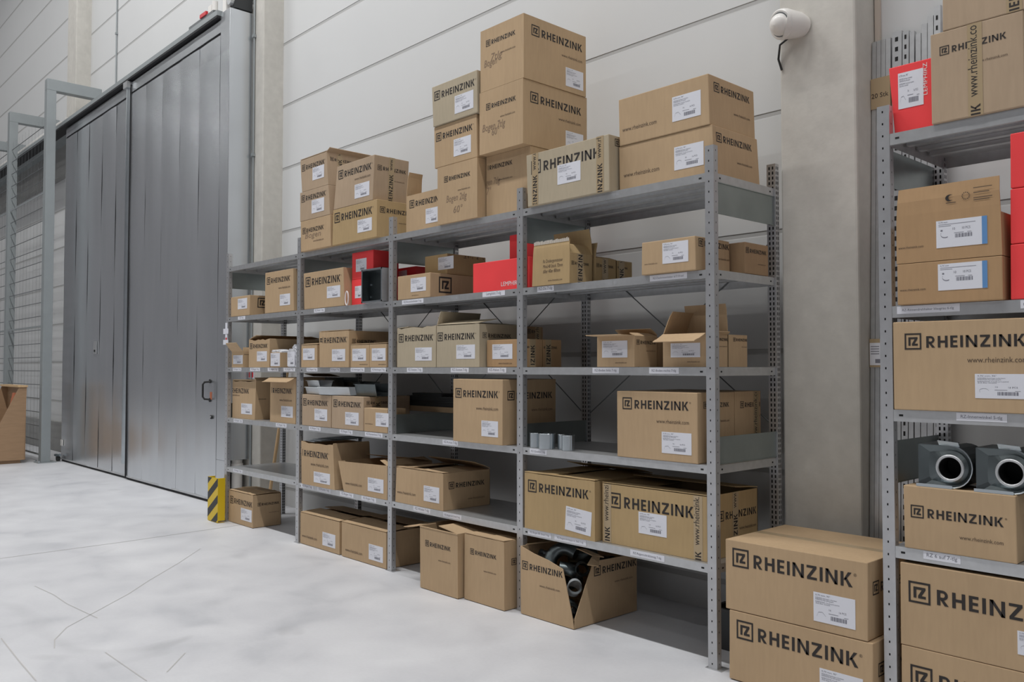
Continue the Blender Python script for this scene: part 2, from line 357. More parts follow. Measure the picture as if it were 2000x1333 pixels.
 ['R2', -4.854, -4.46, -4.854, -4.46, 0.0, 0.5, 1.431, 1.68, 1.68, 'k', 1, [['FL', -4.834, -4.5, 1.621], ['FS', -4.696, -4.507, 1.484, 1.572], ['RL', 0.031, 0.212, 1.57]], [('l', 22, 0.13), ('b', 12, 0.1), ('r', -40, 0.1)], 'larger open carton with a raised rear flap on the middle shelf, leftmost bay'],
 ['T1', -3.908, -3.655, -3.906, -3.658, 0.0, 0.35, 1.431, 1.61, 1.61, 'k', 1, [['FS', -3.88, -3.694, 1.49, 1.584]], [('b', 85, 0.1), ('f', 10, 0.05)], 'small open carton at the left end of the middle shelf, second bay'],
 ['T2', -3.6, -3.172, -3.608, -3.172, -0.01, 0.39, 1.431, 1.708, 1.708, 'k', 1, [['FL', -3.607, -3.204, 1.644], ['FS', -3.413, -3.222, 1.479, 1.57], ['RL', 0.018, 0.233, 1.63]], [('r', 2, 0.14), ('l', 4, 0.14), ('f', 0, 0.05)], 'large carton standing among three small ones on the middle shelf, second bay'],
 ['T3', -3.164, -2.91, -3.164, -2.91, 0.0, 0.3, 1.431, 1.597, 1.597, 'k', 1, [['FS', -3.138, -2.952, 1.478, 1.569], ['FW', -3.041, -2.931, 1.453]], [('f', 5, 0.1), ('b', 15, 0.1)], 'small labelled carton right of the large carton on the middle shelf, second bay'],
 ['T4', -2.906, -2.69, -2.906, -2.69, 0.0, 0.3, 1.431, 1.598, 1.598, 'k', 1, [['FS', -2.876, -2.701, 1.478, 1.568], ['FW', -2.792, -2.688, 1.452]], [('f', 5, 0.1), ('b', 12, 0.1)], 'small labelled carton against the third post on the middle shelf, second bay'],
 ['U1', -2.559, -2.116, -2.559, -2.116, 0.0, 0.4, 1.431, 1.704, 1.709, 'g', 1, [['FL', -2.541, -2.148, 1.633], ['FS', -2.347, -2.16, 1.475, 1.564]], [('b', 70, 0.1), ('l', 5, 0.12)], 'pale carton with ragged top edge right of the third post, middle shelf'],
 ['U2', -2.108, -1.674, -2.108, -1.674, 0.0, 0.36, 1.431, 1.705, 1.703, 'g', 1, [['FL', -2.098, -1.718, 1.631], ['FS', -1.901, -1.715, 1.484, 1.574], ['RL', 0.026, 0.267, 1.632], ['RV', 0.153, 'RHEINZINK']], [('l', 75, 0.1), ('f', 12, 0.16), ('r', 8, 0.14)], 'pale carton with loosely folded top flap, right of the ragged pale carton, middle shelf'],
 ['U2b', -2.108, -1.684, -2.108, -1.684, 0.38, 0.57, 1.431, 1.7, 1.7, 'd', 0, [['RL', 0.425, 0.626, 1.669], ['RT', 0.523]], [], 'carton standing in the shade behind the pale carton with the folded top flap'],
 ['U3', -1.655, -1.31, -1.655, -1.31, 0.045, 0.195, 1.431, 1.6, 1.6, 'o', 0, [['FS', -1.601, -1.418, 1.481, 1.572], ['FW', -1.545, -1.422, 1.455], ['RL', 0.024, 0.139, 1.552], ['RT', 0.109]], [], 'small orange-brown carton with a label beside the fourth post on the middle shelf'],
 ['U3b', -1.655, -1.31, -1.655, -1.31, 0.2, 0.36, 1.431, 1.6, 1.6, 'o', 0, [['RL', 0.178, 0.321, 1.552], ['RT', 0.244]], [], 'small carton directly behind the small orange-brown carton by the fourth post'],
 ['V1', -0.696, -0.439, -0.695, -0.438, 0.0, 0.19, 1.431, 1.595, 1.594, 'k', 1, [['FS', -0.66, -0.485, 1.481, 1.57], ['FW', -0.569, -0.491, 1.454], ['RL', 0.016, 0.188, 1.561], ['RW', 0.096, 0.174, 1.516]], [('f', 183, 0.1), ('b', 40, 0.06), ('r', 30, 0.04)], 'small carton with a flap sticking out, left of the wide-open carton, middle shelf'],
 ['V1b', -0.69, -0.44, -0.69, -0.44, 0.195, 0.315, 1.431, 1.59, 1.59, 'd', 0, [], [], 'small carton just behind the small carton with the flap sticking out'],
 ['V2', -0.29, -0.03, -0.29, -0.03, 0.045, 0.235, 1.431, 1.594, 1.594, 'k', 1, [['FS', -0.241, -0.064, 1.479, 1.55], ['FW', -0.142, -0.067, 1.457], ['RL', 0.093, 0.231, 1.569], ['RW', 0.158, 0.226, 1.534]], [('f', 208, 0.1), ('b', 92, 0.155), ('l', 70, 0.13), ('r', 150, 0.02)], 'wide-open carton with all its flaps spread, right end of the middle shelf'],
 ['V2c', -0.29, -0.03, -0.29, -0.03, 0.24, 0.41, 1.431, 1.594, 1.594, 'k', 0, [['RL', 0.281, 0.417, 1.57], ['RW', 0.356, 0.423, 1.534]], [], 'small carton behind the wide-open carton on the middle shelf'],
 ['W1', -5.28, -4.82, -5.28, -4.8, 0.045, 0.345, 0.961, 1.307, 1.311, 'k', 1, [['FL', -5.37, -4.94, 1.218], ['FW', -5.292, -5.13, 1.174], ['FS', -5.093, -4.874, 1.004, 1.101], ['RL', 0.075, 0.149, 1.145]], [('f', 92, 0.012), ('r', 40, 0.05)], 'carton with a ragged open top at the left end of the fourth shelf'],
 ['W2', -4.5, -4.05, -4.5, -4.05, 0.03, 0.45, 0.961, 1.345, 1.345, 'k', 1, [['FL', -4.53, -4.119, 1.234], ['FW', -4.33, -4.116, 1.154], ['FS', -4.298, -4.096, 1.01, 1.103]], [('f', 212, 0.09), ('b', 15, 0.1)], 'tall carton with its front flap sloping outwards, against the second post on the fourth shelf'],
 ['X1', -3.89, -3.44, -3.89, -3.44, 0.0, 0.42, 0.961, 1.212, 1.212, 'p', 0, [['FL', -3.873, -3.49, 1.151], ['FS', -3.689, -3.495, 1.011, 1.102]], [], 'carton under the pile of folded sheet metal, fourth shelf, against the second post'],
 ['X2', -3.43, -2.984, -3.43, -2.984, 0.0, 0.42, 0.961, 1.212, 1.212, 'p', 0, [['FL', -3.403, -3.021, 1.154], ['FS', -3.232, -3.046, 0.998, 1.093], ['RL', 0.027, 0.213, 1.167], ['RT', 0.127]], [], 'middle carton of the second bay on the fourth shelf, sheet metal lying across it'],
 ['X3', -2.976, -2.675, -2.976, -2.675, 0.0, 0.16, 0.961, 1.134, 1.134, 'k', 0, [['FS', -2.822, -2.659, 1.007, 1.104], ['FW', -2.961, -2.86, 1.02]], [], 'low carton with a label against the third post on the fourth shelf'],
 ['Z1', -1.884, -1.416, -1.884, -1.412, -0.04, 0.415, 0.961, 1.356, 1.356, 'k', 0, [['FL', -1.86, -1.453, 1.268], ['FW', -1.657, -1.453, 1.178], ['FS', -1.606, -1.453, 1.008, 1.104], ['RL', -0.001, 0.381, 1.259], ['RW', 0.201, 0.383, 1.169]], [], 'big upright carton standing alone on the fourth shelf, third bay'],
 ['AA', -0.553, -0.048, -0.554, -0.048, -0.005, 0.317, 0.961, 1.305, 1.305, 'k', 0, [['FL', -0.515, -0.099, 1.242], ['FW', -0.295, -0.098, 1.159], ['FS', -0.262, -0.083, 1.001, 1.107], ['RL', 0.044, 0.266, 1.244], ['RW', 0.149, 0.267, 1.163], ['RT', 0.162]], [], 'big closed carton at the right end of the fourth shelf, in front of another'],
 ['AA2', -0.553, -0.048, -0.554, -0.048, 0.318, 0.563, 0.961, 1.305, 1.305, 'k', 0, [['RL', 0.368, 0.597, 1.237], ['RW', 0.496, 0.586, 1.176], ['RT', 0.519]], [], 'carton behind the big closed carton at the right end of the fourth shelf'],
 ['BB1', -3.87, -3.36, -3.88, -3.39, -0.01, 0.32, 0.491, 0.834, 0.834, 'k', 1, [['FL', -3.919, -3.463, 0.744], ['FW', -3.725, -3.455, 0.663], ['FS', -3.676, -3.43, 0.522, 0.607]], [('r', 92, 0.01)], 'open carton of long zinc sheets against the second post on the fifth shelf'],
 ['BB2', -3.247, -2.675, -3.33, -2.675, 0.0, 0.4, 0.491, 0.715, 0.733, 'k', 1, [['FW', -3.226, -3.0, 0.56], ['FS', -2.92, -2.719, 0.532, 0.63]], [('b', 12, 0.15), ('r', 20, 0.1)], 'open carton leaning out to the left, loose flaps, left of the third post, fifth shelf'],
 ['CC', -2.581, -2.041, -2.568, -2.042, 0.005, 0.411, 0.491, 0.733, 0.733, 'k', 1, [['FW', -2.557, -2.344, 0.565], ['FS', -2.251, -2.082, 0.535, 0.638], ['RL', 0.051, 0.361, 0.651], ['RW', 0.214, 0.361, 0.552]], [('b', 25, 0.14), ('l', 6, 0.2), ('r', 4, 0.22), ('f', -3, 0.12)], 'half-open carton right of the third post on the fifth shelf'],
 ['DD1', -1.259, -0.712, -1.259, -0.712, -0.005, 0.495, 0.491, 0.813, 0.813, 'y', 1, [['FL', -1.23, -0.755, 0.741], ['FSQ', -0.933, -0.741, 0.528, 0.659]], [('l', 4, 0.25), ('r', 3, 0.25), ('b', 14, 0.15), ('f', -2, 0.14)], 'large carton right of the fourth post on the fifth shelf, label stuck on askew'],
 ['DD2', -0.687, -0.022, -0.687, -0.022, 0.03, 0.483, 0.491, 0.804, 0.804, 'y', 1, [['FL', -0.641, -0.096, 0.722], ['FS', -0.44, -0.261, 0.573, 0.683], ['FT', -0.652], ['FT', -0.073], ['RL', 0.122, 0.469, 0.696], ['RW', 0.311, 0.468, 0.62], ['RT', 0.276]], [('f', -4, 0.2), ('b', 6, 0.2), ('l', -2, 0.2)], 'wide carton with printed tape at both ends, right end of the fifth shelf'],
 ['EE', -5.27, -4.78, -5.27, -4.78, 0.015, 0.289, 0.004, 0.29, 0.29, 'k', 1, [['FL', -5.239, -4.791, 0.209], ['FS', -5.014, -4.8, 0.05, 0.157], ['RL', 0.06, 0.27, 0.206], ['RW', 0.169, 0.269, 0.127]], [('f', 3, 0.16), ('b', 5, 0.15), ('l', -3, 0.2), ('r', 8, 0.12)], 'carton with its top flaps folded in, on the floor under the leftmost bay'],
 ['FF1', -3.92, -3.32, -3.92, -3.32, 0.01, 0.41, 0.004, 0.25, 0.25, 'k', 1, [['FW', -3.891, -3.656, 0.071], ['FS', -3.57, -3.379, 0.04, 0.143]], [('f', 4, 0.18), ('b', 6, 0.18), ('r', -3, 0.2), ('l', 3, 0.2)], 'low carton on the floor against the second post, its top flaps gaping'],
 ['FF2', -3.28, -2.69, -3.28, -2.69, 0.005, 0.455, 0.004, 0.257, 0.257, 'k', 1, [['FW', -3.228, -2.997, 0.061], ['FS', -2.91, -2.729, 0.039, 0.15]], [('f', 3, 0.2), ('b', 5, 0.2), ('r', 2, 0.2), ('l', 4, 0.2)], 'low carton on the floor against the third post, right of the gaping one'],
 ['GG1', -2.125, -1.741, -2.131, -1.743, -0.115, 0.34, 0.004, 0.4, 0.4, 'k', 1, [['FL', -2.073, -1.813, 0.298], ['FW', -1.937, -1.815, 0.209]], [('l', 196, 0.19), ('r', 8, 0.2), ('f', -60, 0.1)], 'tall open carton standing on the floor, one flap folded out to the left'],
 ['GG2', -1.72, -1.353, -1.718, -1.356, -0.08, 0.37, 0.004, 0.402, 0.402, 'k', 1, [['FL', -1.663, -1.424, 0.304], ['FW', -1.538, -1.426, 0.205], ['RL', -0.022, 0.247, 0.279]], [('l', 2, 0.19), ('r', 4, 0.17), ('f', -2, 0.1)], 'tall carton standing on the floor, just left of the burst carton'],
 ['II2', 0.148, 0.813, 0.151, 0.818, -0.05, 0.48, 0.004, 0.317, 0.317, 'k', 0, [['FL', 0.189, 0.757, 0.238], ['FS', 0.589, 0.775, 0.042, 0.164], ['RL', -0.001, 0.374, 0.199]], [], 'closed carton on the floor between the two racks, lower of a pair'],
 ['II1', 0.132, 0.797, 0.133, 0.801, -0.05, 0.48, 0.319, 0.637, 0.637, 'k', 0, [['FL', 0.17, 0.737, 0.56], ['FS', 0.565, 0.747, 0.356, 0.478], ['RL', -0.006, 0.372, 0.525]], [], 'closed carton on top of the pair standing between the two racks'],
 ['JJ1', 0.893, 1.056, 0.872, 1.052, 0.045, 0.345, 2.38, 2.665, 2.665, 'r', 0, [['FS', 0.91, 1.01, 2.484, 2.632], ['FV', 1.025, 'LEMPHIRZ']], [], 'red box with a label turned sideways on top of the right rack'],
 ['JJ2', 1.06, 1.387, 1.06, 1.387, -0.01, 0.335, 2.38, 2.735, 2.735, 'p', 0, [['FL', 1.094, 1.33, 2.66], ['FW', 1.224, 1.333, 2.586], ['FT', 1.221]], [], 'carton with printed tape down its middle beside the red box atop the right rack'],
 ['JJ3', 1.106, 1.5, 1.109, 1.5, -0.01, 0.39, 2.736, 3.0, 3.0, 'p', 0, [['FT', 1.358]], [], 'topmost carton on the right rack, cut by the upper edge of the photo'],
 ['KK1', 0.922, 1.306, 0.922, 1.306, -0.02, 0.38, 1.677, 1.841, 1.841, 'o', 0, [['FSB', 1.079, 1.255, 1.725, 1.827], ['FW', 0.933, 1.032, 1.736]], [], 'lower of two cartons with blue-edged labels on the right rack'],
 ['KK2', 0.921, 1.306, 0.922, 1.303, -0.02, 0.38, 1.842, 2.005, 2.005, 'o', 1, [['FSB', 1.075, 1.257, 1.89, 1.995], ['FW', 0.929, 1.026, 1.905]], [('f', 91, 0.135), ('r', 3, 0.15), ('l', 3, 0.15)], 'upper of two cartons with blue-edged labels on the right rack, its flap raised'],
 ['LL0', 1.325, 1.62, 1.327, 1.62, 0.0, 0.3, 1.677, 1.88, 1.88, 'r', 0, [], [], 'bottom red box of the red stack cut by the right edge of the photo'],
 ['LL1', 1.328, 1.62, 1.33, 1.62, 0.0, 0.3, 1.882, 2.085, 2.085, 'r', 0, [], [], 'middle red box of the red stack cut by the right edge of the photo'],
 ['LL2', 1.331, 1.62, 1.333, 1.62, 0.0, 0.3, 2.087, 2.29, 2.29, 'r', 0, [], [], 'top red box of the red stack cut by the right edge of the photo'],
 ['MM', 0.898, 1.5, 0.898, 1.5, -0.01, 0.39, 1.259, 1.61, 1.608, 'k', 0, [['FL', 0.944, 1.376, 1.531], ['FW', 1.176, 1.381, 1.457], ['FS', 1.202, 1.385, 1.313, 1.404]], [], 'very large closed carton on the middle shelf of the right rack'],
 ['NN', 0.93, 1.333, 0.928, 1.331, -0.005, 0.375, 0.713, 0.96, 0.96, 'k', 0, [['FL', 0.956, 1.29, 0.861], ['FW', 1.136, 1.288, 0.783]], [], 'carton on the right rack carrying the two zinc outlet pieces'],
 ['PP1', 0.907, 1.56, 0.909, 1.56, 0.0, 0.45, 0.327, 0.652, 0.652, 'k', 0, [['FL', 0.941, 1.5, 0.543], ['FS', 1.327, 1.46, 0.389, 0.474]], [], 'large carton under the lowest shelf of the right rack, upper of its pair'],
 ['PP2', 0.907, 1.56, 0.909, 1.56, 0.0, 0.45, 0.004, 0.326, 0.326, 'k', 0, [['FL', 0.944, 1.504, 0.216]], [], 'large carton on the floor, right rack, at the lower edge of the photo'],
]
SHELF_LABELS = [
 [2, 1, -5.084, -4.937, 'RZ 7-tlg'],
 [2, 2, -3.709, -3.545, 'RZ-Rohr 7-tlg'],
 [2, 3, -2.504, -2.256, 'RZ-Rinnendrehhalter 7-tlg'],
 [2, 3, -1.644, -1.437, 'Lemphirz 7-tlg'],
 [2, 4, -1.157, -1.022, 'RZ-Da 7-tlg'],
 [2, 4, -0.336, -0.107, 'RZ-Dachrinnenhalter 6/7/10-teil'],
 [3, 1, -5.18, -5.004, 'RZ-Bogen 7-tlg'],
 [3, 1, -4.828, -4.636, 'RZ-Bogen 7-tlg'],
 [3, 1, -4.492, -4.297, 'RZ-Bogen 7-tlg'],
 [3, 1, -4.207, -4.008, 'RZ-Bogen 7-tlg'],
 [3, 2, -3.821, -3.651, 'RZ-Bogen 7-tlg'],
 [3, 2, -3.456, -3.313, 'RZ-Bogen 7-tlg'],
 [3, 2, -3.161, -2.973, 'RZ-Rohrbogen 7-tlg'],
 [3, 2, -2.887, -2.697, 'RZ-Rohrbogen 7-tlg'],
 [3, 3, -2.442, -2.262, 'RZ-Stutzen 7-tlg'],
 [3, 3, -1.958, -1.777, 'RZ-Stutzen 7-tlg'],
 [3, 3, -1.594, -1.425, 'RZ-Haken 7-tlg'],
 [3, 4, -0.73, -0.543, 'RZ-Boden links 7-tlg'],
 [3, 4, -0.344, -0.159, 'RZ-Boden rechts 7-tlg'],
 [4, 1, -5.152, -4.968, 'RZ-Bogen 7-tlg'],
 [4, 1, -4.334, -4.148, 'RZ-Bogen 7-tlg'],
 [4, 2, -3.775, -3.595, 'RZ-Bogen 7-tlg'],
 [4, 2, -3.313, -3.129, 'RZ-Bogen 7-tlg'],
 [4, 2, -2.962, -2.734, 'RZ-Kastenrinne 7-tlg'],
 [4, 3, -2.042, -1.882, 'RZ-Konus 7-tlg'],
 [4, 4, -1.221, -1.082, 'RZ-Quadrat 7-tlg'],
 [5, 1, -5.152, -4.962, 'RZ-Bogen 7-tlg'],
 [5, 2, -3.9, -3.695, 'RZ-Bogen 7-tlg'],
 [5, 2, -3.643, -3.433, 'RZ-Kasten 7-tlg'],
 [5, 2, -3.302, -3.111, 'RZ-Bogen 7-tlg'],
 [5, 2, -3.004, -2.812, 'RZ-Bogen 7-tlg'],
 [5, 3, -2.36, -2.171, 'RZ-Winkel 7-tlg'],
 [5, 3, -2.036, -1.846, 'RZ-Bogen 60 Grad 7-tlg'],
 [5, 4, -1.236, -1.047, 'RZ-Bogen 85 Grad 7-tlg'],
 [5, 4, -1.02, -0.779, 'RZ-Regenrohrklappe m. Sieb 7-tlg'],
 [5, 4, -0.472, -0.254, 'RZ-Regenrohrabzweig 7-tlg'],
]
RIGHT_LABELS = [[2, 0.911, 1.149, 'RZ-Rinnendrehhalter blaugrau 6-tlg'], [2, 1.357, 1.466, 'RZ-Winkel 6-tlg'], [3, 1.13, 1.306, 'RZ-Innenwinkel 5-tlg'], [4, 1.0, 1.137, 'RZ 6 auf 7-tlg']]

# ------------------------------------------------------------------ the setting
def setting():
    m = MB(); m.poly([(-30, -24, 0), (14, -24, 0), (14, .86, 0), (-30, .86, 0)], 'floor')
    f = m.build('floor'); tag(f, kind='structure')
    # long back wall: cast panels with recessed joints, one profile run along X
    zs = [2.857 + .6685 * k for k in range(-4, 10)]
    m = MB(); prof = [(0.0, 0)]
    for z in zs:
        if z < 0.1 or z > HALL_Z: continue
        prof += [(z - .019, 0), (z - .012, 1), (z + .012, 1), (z + .014, 0)]
    prof.append((HALL_Z, 0))
    for (za, ia), (zb, ib) in zip(prof, prof[1:]):
        ya = .84 + .0028 * ia; yb = .84 + .0028 * ib
        key = 'joint' if (ia or ib) else 'wall'
        m.poly([(-30, ya, za), (14, ya, za), (14, yb, zb), (-30, yb, zb)], key)
    m.poly([(-30, 1.0, 0), (14, 1.0, 0), (14, 1.0, HALL_Z), (-30, 1.0, HALL_Z)], 'wall')
    tag(m.build('wall_back'), kind='structure')
    m = MB(); m.box(-30, 14, -24.2, -24, 0, HALL_Z, 'hall'); tag(m.build('wall_front'), kind='structure')
    m = MB(); m.box(-30.2, -30, -24, 1, 0, HALL_Z, 'hall'); tag(m.build('wall_left'), kind='structure')
    m = MB(); m.box(14, 14.2, -24, 1, 0, HALL_Z, 'hall'); tag(m.build('wall_right'), kind='structure')
    m = MB(); m.box(-30, 14, -24, 1, HALL_Z, HALL_Z + .2, 'ceil'); tag(m.build('ceiling'), kind='structure')
    for i, (a, b) in enumerate(((.055, .468), (-6.31, -5.86), (-12.87, -12.4))):
        m = MB(); m.box(a, b, .612, .86, 0, HALL_Z, 'concrete')
        tag(m.build('trim_%d' % (i + 1), bevel=.012), kind='structure')
    # upper grey boxes paint in the rail's wall shadow; the lowest is a base
    m = MB(); m.box(-30, -12.9, .72, .86, 4.72, 5.30, 'rail_shade_and_base'); m.box(-12.38, -11.0, .72, .86, 4.55, 5.30, 'rail_shade_and_base'); m.box(-30, -12.9, .76, .86, 0, .5, 'rail_shade_and_base')
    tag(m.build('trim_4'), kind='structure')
    # saw-cut joints and hairline cracks in the floor
    m = MB()
    def cut(pts, w, key='hairline'):
        for (a, b) in zip(pts, pts[1:]):
            a = Vector((a[0], a[1], .0012)); b = Vector((b[0], b[1], .0012)); n = (b - a).cross(Vector((0, 0, 1))).normalized() * w
            m.poly([a - n, b - n, b + n, a + n], key)
    cut([(-4.86, -12), (-4.95, -1.04), (-5.02, .02), (-5.03, .8)], .0028, 'crack')
    for c in CRACKS: cut(c, .003)
    tag(m.build('trim_5'), kind='structure')

M['galv'] = mat('matt_galvanised_sheet', (0.62, 0.65, 0.67, 1), 0.4, 0.45, noise=(8, 0.05, 3))
M['trunk'] = mat('beige_trunking', srgb(196, 184, 172), 0.6)
M['hairline'] = mat('hairline_crack', srgb(186, 185, 184), 0.9)
M['crack'] = mat('floor_joint_dark', srgb(158, 155, 152), 0.9)
CRACKS = [
 [(-4.27, -0.67), (-3.89, -0.99), (-3.51, -1.34), (-3.25, -1.56), (-2.93, -1.88), (-2.76, -2.05), (-2.57, -2.16), (-2.42, -2.2)],
 [(-3.87, -1.94), (-3.54, -1.91), (-3.27, -1.91), (-2.83, -1.87)],
 [(-2.79, -2.36), (-2.33, -2.38), (-1.98, -2.39)],
 [(-2.18, -2.03), (-1.64, -2.02)],
 [(-1.9, -1.74), (-1.69, -1.91)],
]

# ------------------------------------------------------------------ sliding door
def sliding_door():
    t = thing('door_1', 'tall two-leaf sliding door of galvanised sheet on an overhead rail', 'door', (-9.0, .35, 0))
    t['kind'] = 'structure'
    rnd = random.Random(4)
    def leaf(x0, x1, y, n, name='door_leaf'):
        m = MB(); w = (x1 - x0) / n
        for i in range(n):
            a = x0 + i * w + .0015; b = x0 + (i + 1) * w - .0015
            tl = rnd.uniform(-.0035, .0035); k = 6
            rows = 10
            vs = []
            for r in range(rows + 1):
                z = .03 + (4.97 - .03) * r / rows
                for c in range(k + 1):
                    u = c / k
                    yy = y + tl * (u - .5) - .004 * math.sin(PI * u) + .0025 * math.sin(r * 1.7 + i * 2.1)
                    vs.append((a + (b - a) * u, yy, z))
            fs = []
            for r in range(rows):
                for c in range(k):
                    q = r * (k + 1) + c; fs.append((q, q + 1, q + k + 2, q + k + 1))
            m.raw(vs, fs, 'sheet')
            m.box(a - .002, b + .002, y + .008, y + .05, .03, 4.97, 'weathered_and_shade')
        m.box(x0, x1, y + .0, y + .06, 5.0, 5.13, 'sheet')
        m.box(x0, x1, y + .01, y + .06, 4.97, 5.0, 'gap')
        m.box(x0, x1, y + .012, y + .05, .004, .03, 'gap')
        m.box(x0, x1, y - .004, y + .01, .03, .05, 'steel')
        return m.build(name, t, smooth=True)
    leaf(-11.96, -9.06, .37, 5)
    lf = leaf(-9.02, -6.32, .35, 5)
    m = MB()
    pts = [(-9.14 + .105 * i / 8, .345 - .035 * math.sin(PI * i / 8)) for i in range(9)]
    for (a, ya), (b, yb) in zip(pts, pts[1:]):
        m.poly([(a, ya, .2), (b, yb, .2), (b, yb, 5.06), (a, ya, 5.06)], 'zinc')
    m.box(-9.16, -9.02, .29, .36, 5.06, 5.14, 'steel')
    m.build('closing_edge', t, smooth=True)
    m = MB(); m.box(-9.03, -9.015, .335, .36, .03, 5.1, 'gap'); m.build('leaf_seal', t)
    # bow handle with two round feet
    m = MB(); m.sweep([(-6.47, .345, 1.28), (-6.49, .29, 1.275), (-6.50, .275, 1.25), (-6.50, .275, 1.12), (-6.49, .29, 1.095), (-6.47, .345, 1.09)], .011, 'black', 8)
    m.tube((-6.47, .35, 1.285), (-6.47, .335, 1.285), .022, 'black'); m.tube((-6.47, .35, 1.085), (-6.47, .335, 1.085), .022, 'black')
    m.build('handle', t, smooth=True)
    m = MB(); m.tube((-6.42, .352, .907), (-6.42, .33, .907), .022, 'black'); m.tube((-6.42, .33, .907), (-6.42, .322, .907), .01, 'steel'); m.build('lock', t, smooth=True)
    m = MB(); m.box(-10.42, -10.30, .352, .362, 1.62, 1.80, 'steel'); m.box(-10.38, -10.34, .345, .355, 1.65, 1.68, 'hole'); m.build('recessed_pull', t)
    m = MB(); m.box(-11.93, -11.84, .35, .362, .24, .33, 'white_plastic'); m.build('corner_plate', t)
    m = MB(); m.tube((-11.93, .3, .05), (-11.93, .345, .05), .045, 'black'); m.tube((-11.93, .28, .1), (-11.85, .33, .1), .02, 'zinc'); m.build('floor_roller', t, smooth=True)
    m = MB(); m.box(-6.47, -6.44, .34, .352, 1.09, 1.17, 'orange_wood'); m.build('orange_patch', t)  # small orange piece beside the handle
    # rail
    r = thing('door_rail', 'long grey overhead rail carrying the sliding door along the wall', 'rail', (-12, .4, 5.15))
    r['kind'] = 'structure'; r.name = 'trim_6'
    m = MB(); m.box(-29, -6.33, .31, .48, 5.155, 5.18, 'gap'); m.box(-29, -6.33, .31, .46, 5.18, 5.235, 'grey_paint'); m.box(-29, -6.33, .46, .838, 5.21, 5.235, 'grey_paint')
    m.tube((-29, .42, 5.297), (-12.4, .42, 5.297), .06, 'white_plastic', 12)
    m.build('track', r)
    # galvanised counterweight box at the door's closing side
    m = MB(); m.box(-6.31, -6.09, .345, .606, .47, 5.20, 'sheet'); m.box(-6.31, -6.09, .345, .352, .005, .47, 'sheet')
    o = m.build('door_post_casing', bevel=.006)
    tag(o, 'tall galvanised sheet casing at the right edge of the sliding door', 'casing')
    m = MB(); m.tube((-6.17, .51, 0), (-6.17, .51, .465), .055, 'white_plastic', 20)
    m.tube((-6.17, .51, .40), (-6.17, .51, .43), .062, 'white_plastic', 20)
    tag(m.build('white_pipe', smooth=True), 'short white plastic pipe standing below the door casing behind the leftmost bay', 'pipe')
    d = thing('door_drive', 'small motor with brackets on top of the door casing', 'motor', (-6.2, .45, 5.2))
    m = MB(); m.box(-6.30, -6.22, .36, .50, 5.201, 5.36, 'white_plastic'); m.build('bracket', d)
    m = MB(); m.box(-6.20, -6.10, .40, .60, 5.22, 5.40, 'felt'); m.tube((-6.15, .36, 5.3), (-6.15, .62, 5.3), .05, 'steel'); m.build('motor', d)
    m = MB(); m.tube((-6.15, .6, 5.32), (-6.15, .8, 5.32), .05, 'wire'); m.build('shaft', d, smooth=True)
    d = thing('rail_stop', 'grey stop bar with a red mark on the sliding door rail', 'stop', (-6.8, .35, 5.3))
    m = MB(); m.box(-7.1, -6.45, .32, .38, 5.236, 5.275, 'wire'); m.build('bar', d)
    m = MB(); m.box(-6.78, -6.62, .31, .37, 5.276, 5.315, 'red'); m.build('red_mark', d)
    m = MB(); m.box(-6.58, -6.5, .32, .38, 5.276, 5.35, 'white_plastic'); m.tube((-6.47, .35, 5.276), (-6.47, .35, 5.38), .03, 'white_plastic'); m.build('roller', d)
    d = thing('rail_sensor', 'white and copper coloured fittings on the rail beside the first fence bracket', 'fitting', (-11.8, .5, 5.43))
    m = MB(); m.tube((-12.3, .5, 5.236), (-12.3, .5, 5.40), .06, 'white_plastic'); m.build('white_cap', d, smooth=True)
    m = MB(); m.tube((-12.05, .5, 5.27), (-11.75, .5, 5.36), .035, 'orange_wood'); m.build('copper_fitting', d, smooth=True)

def conduits():
    for (x, y, z0, z1, lab) in ((-6.045, .598, 0.02, 8.5, 'thin grey conduit with couplings on the column beside the door casing'),
                                (-11.13, .826, 5.4, 8.5, 'thin grey conduit on the wall above the sliding door')):
        t = thing('conduit', lab, 'conduit', (x, y, z0))
        m = MB(); m.tube((x, y, z0), (x, y, z1), .011, 'grey_paint', 10); m.build('pipe', t, smooth=True)
        z = z0 + 1.1
        while z < z1:
            m = MB(); m.box(x - .02, x + .02, y - .018, y + .012, z, z + .03, 'grey_paint'); m.build('clip', t); z += 1.27
    m = MB(); m.box(.474, .498, .815, .838, 0.02, 8.5, 'trunk')
    tag(m.build('cable_trunking'), 'pale vertical cable trunking on the wall right of the big concrete column', 'trunking')

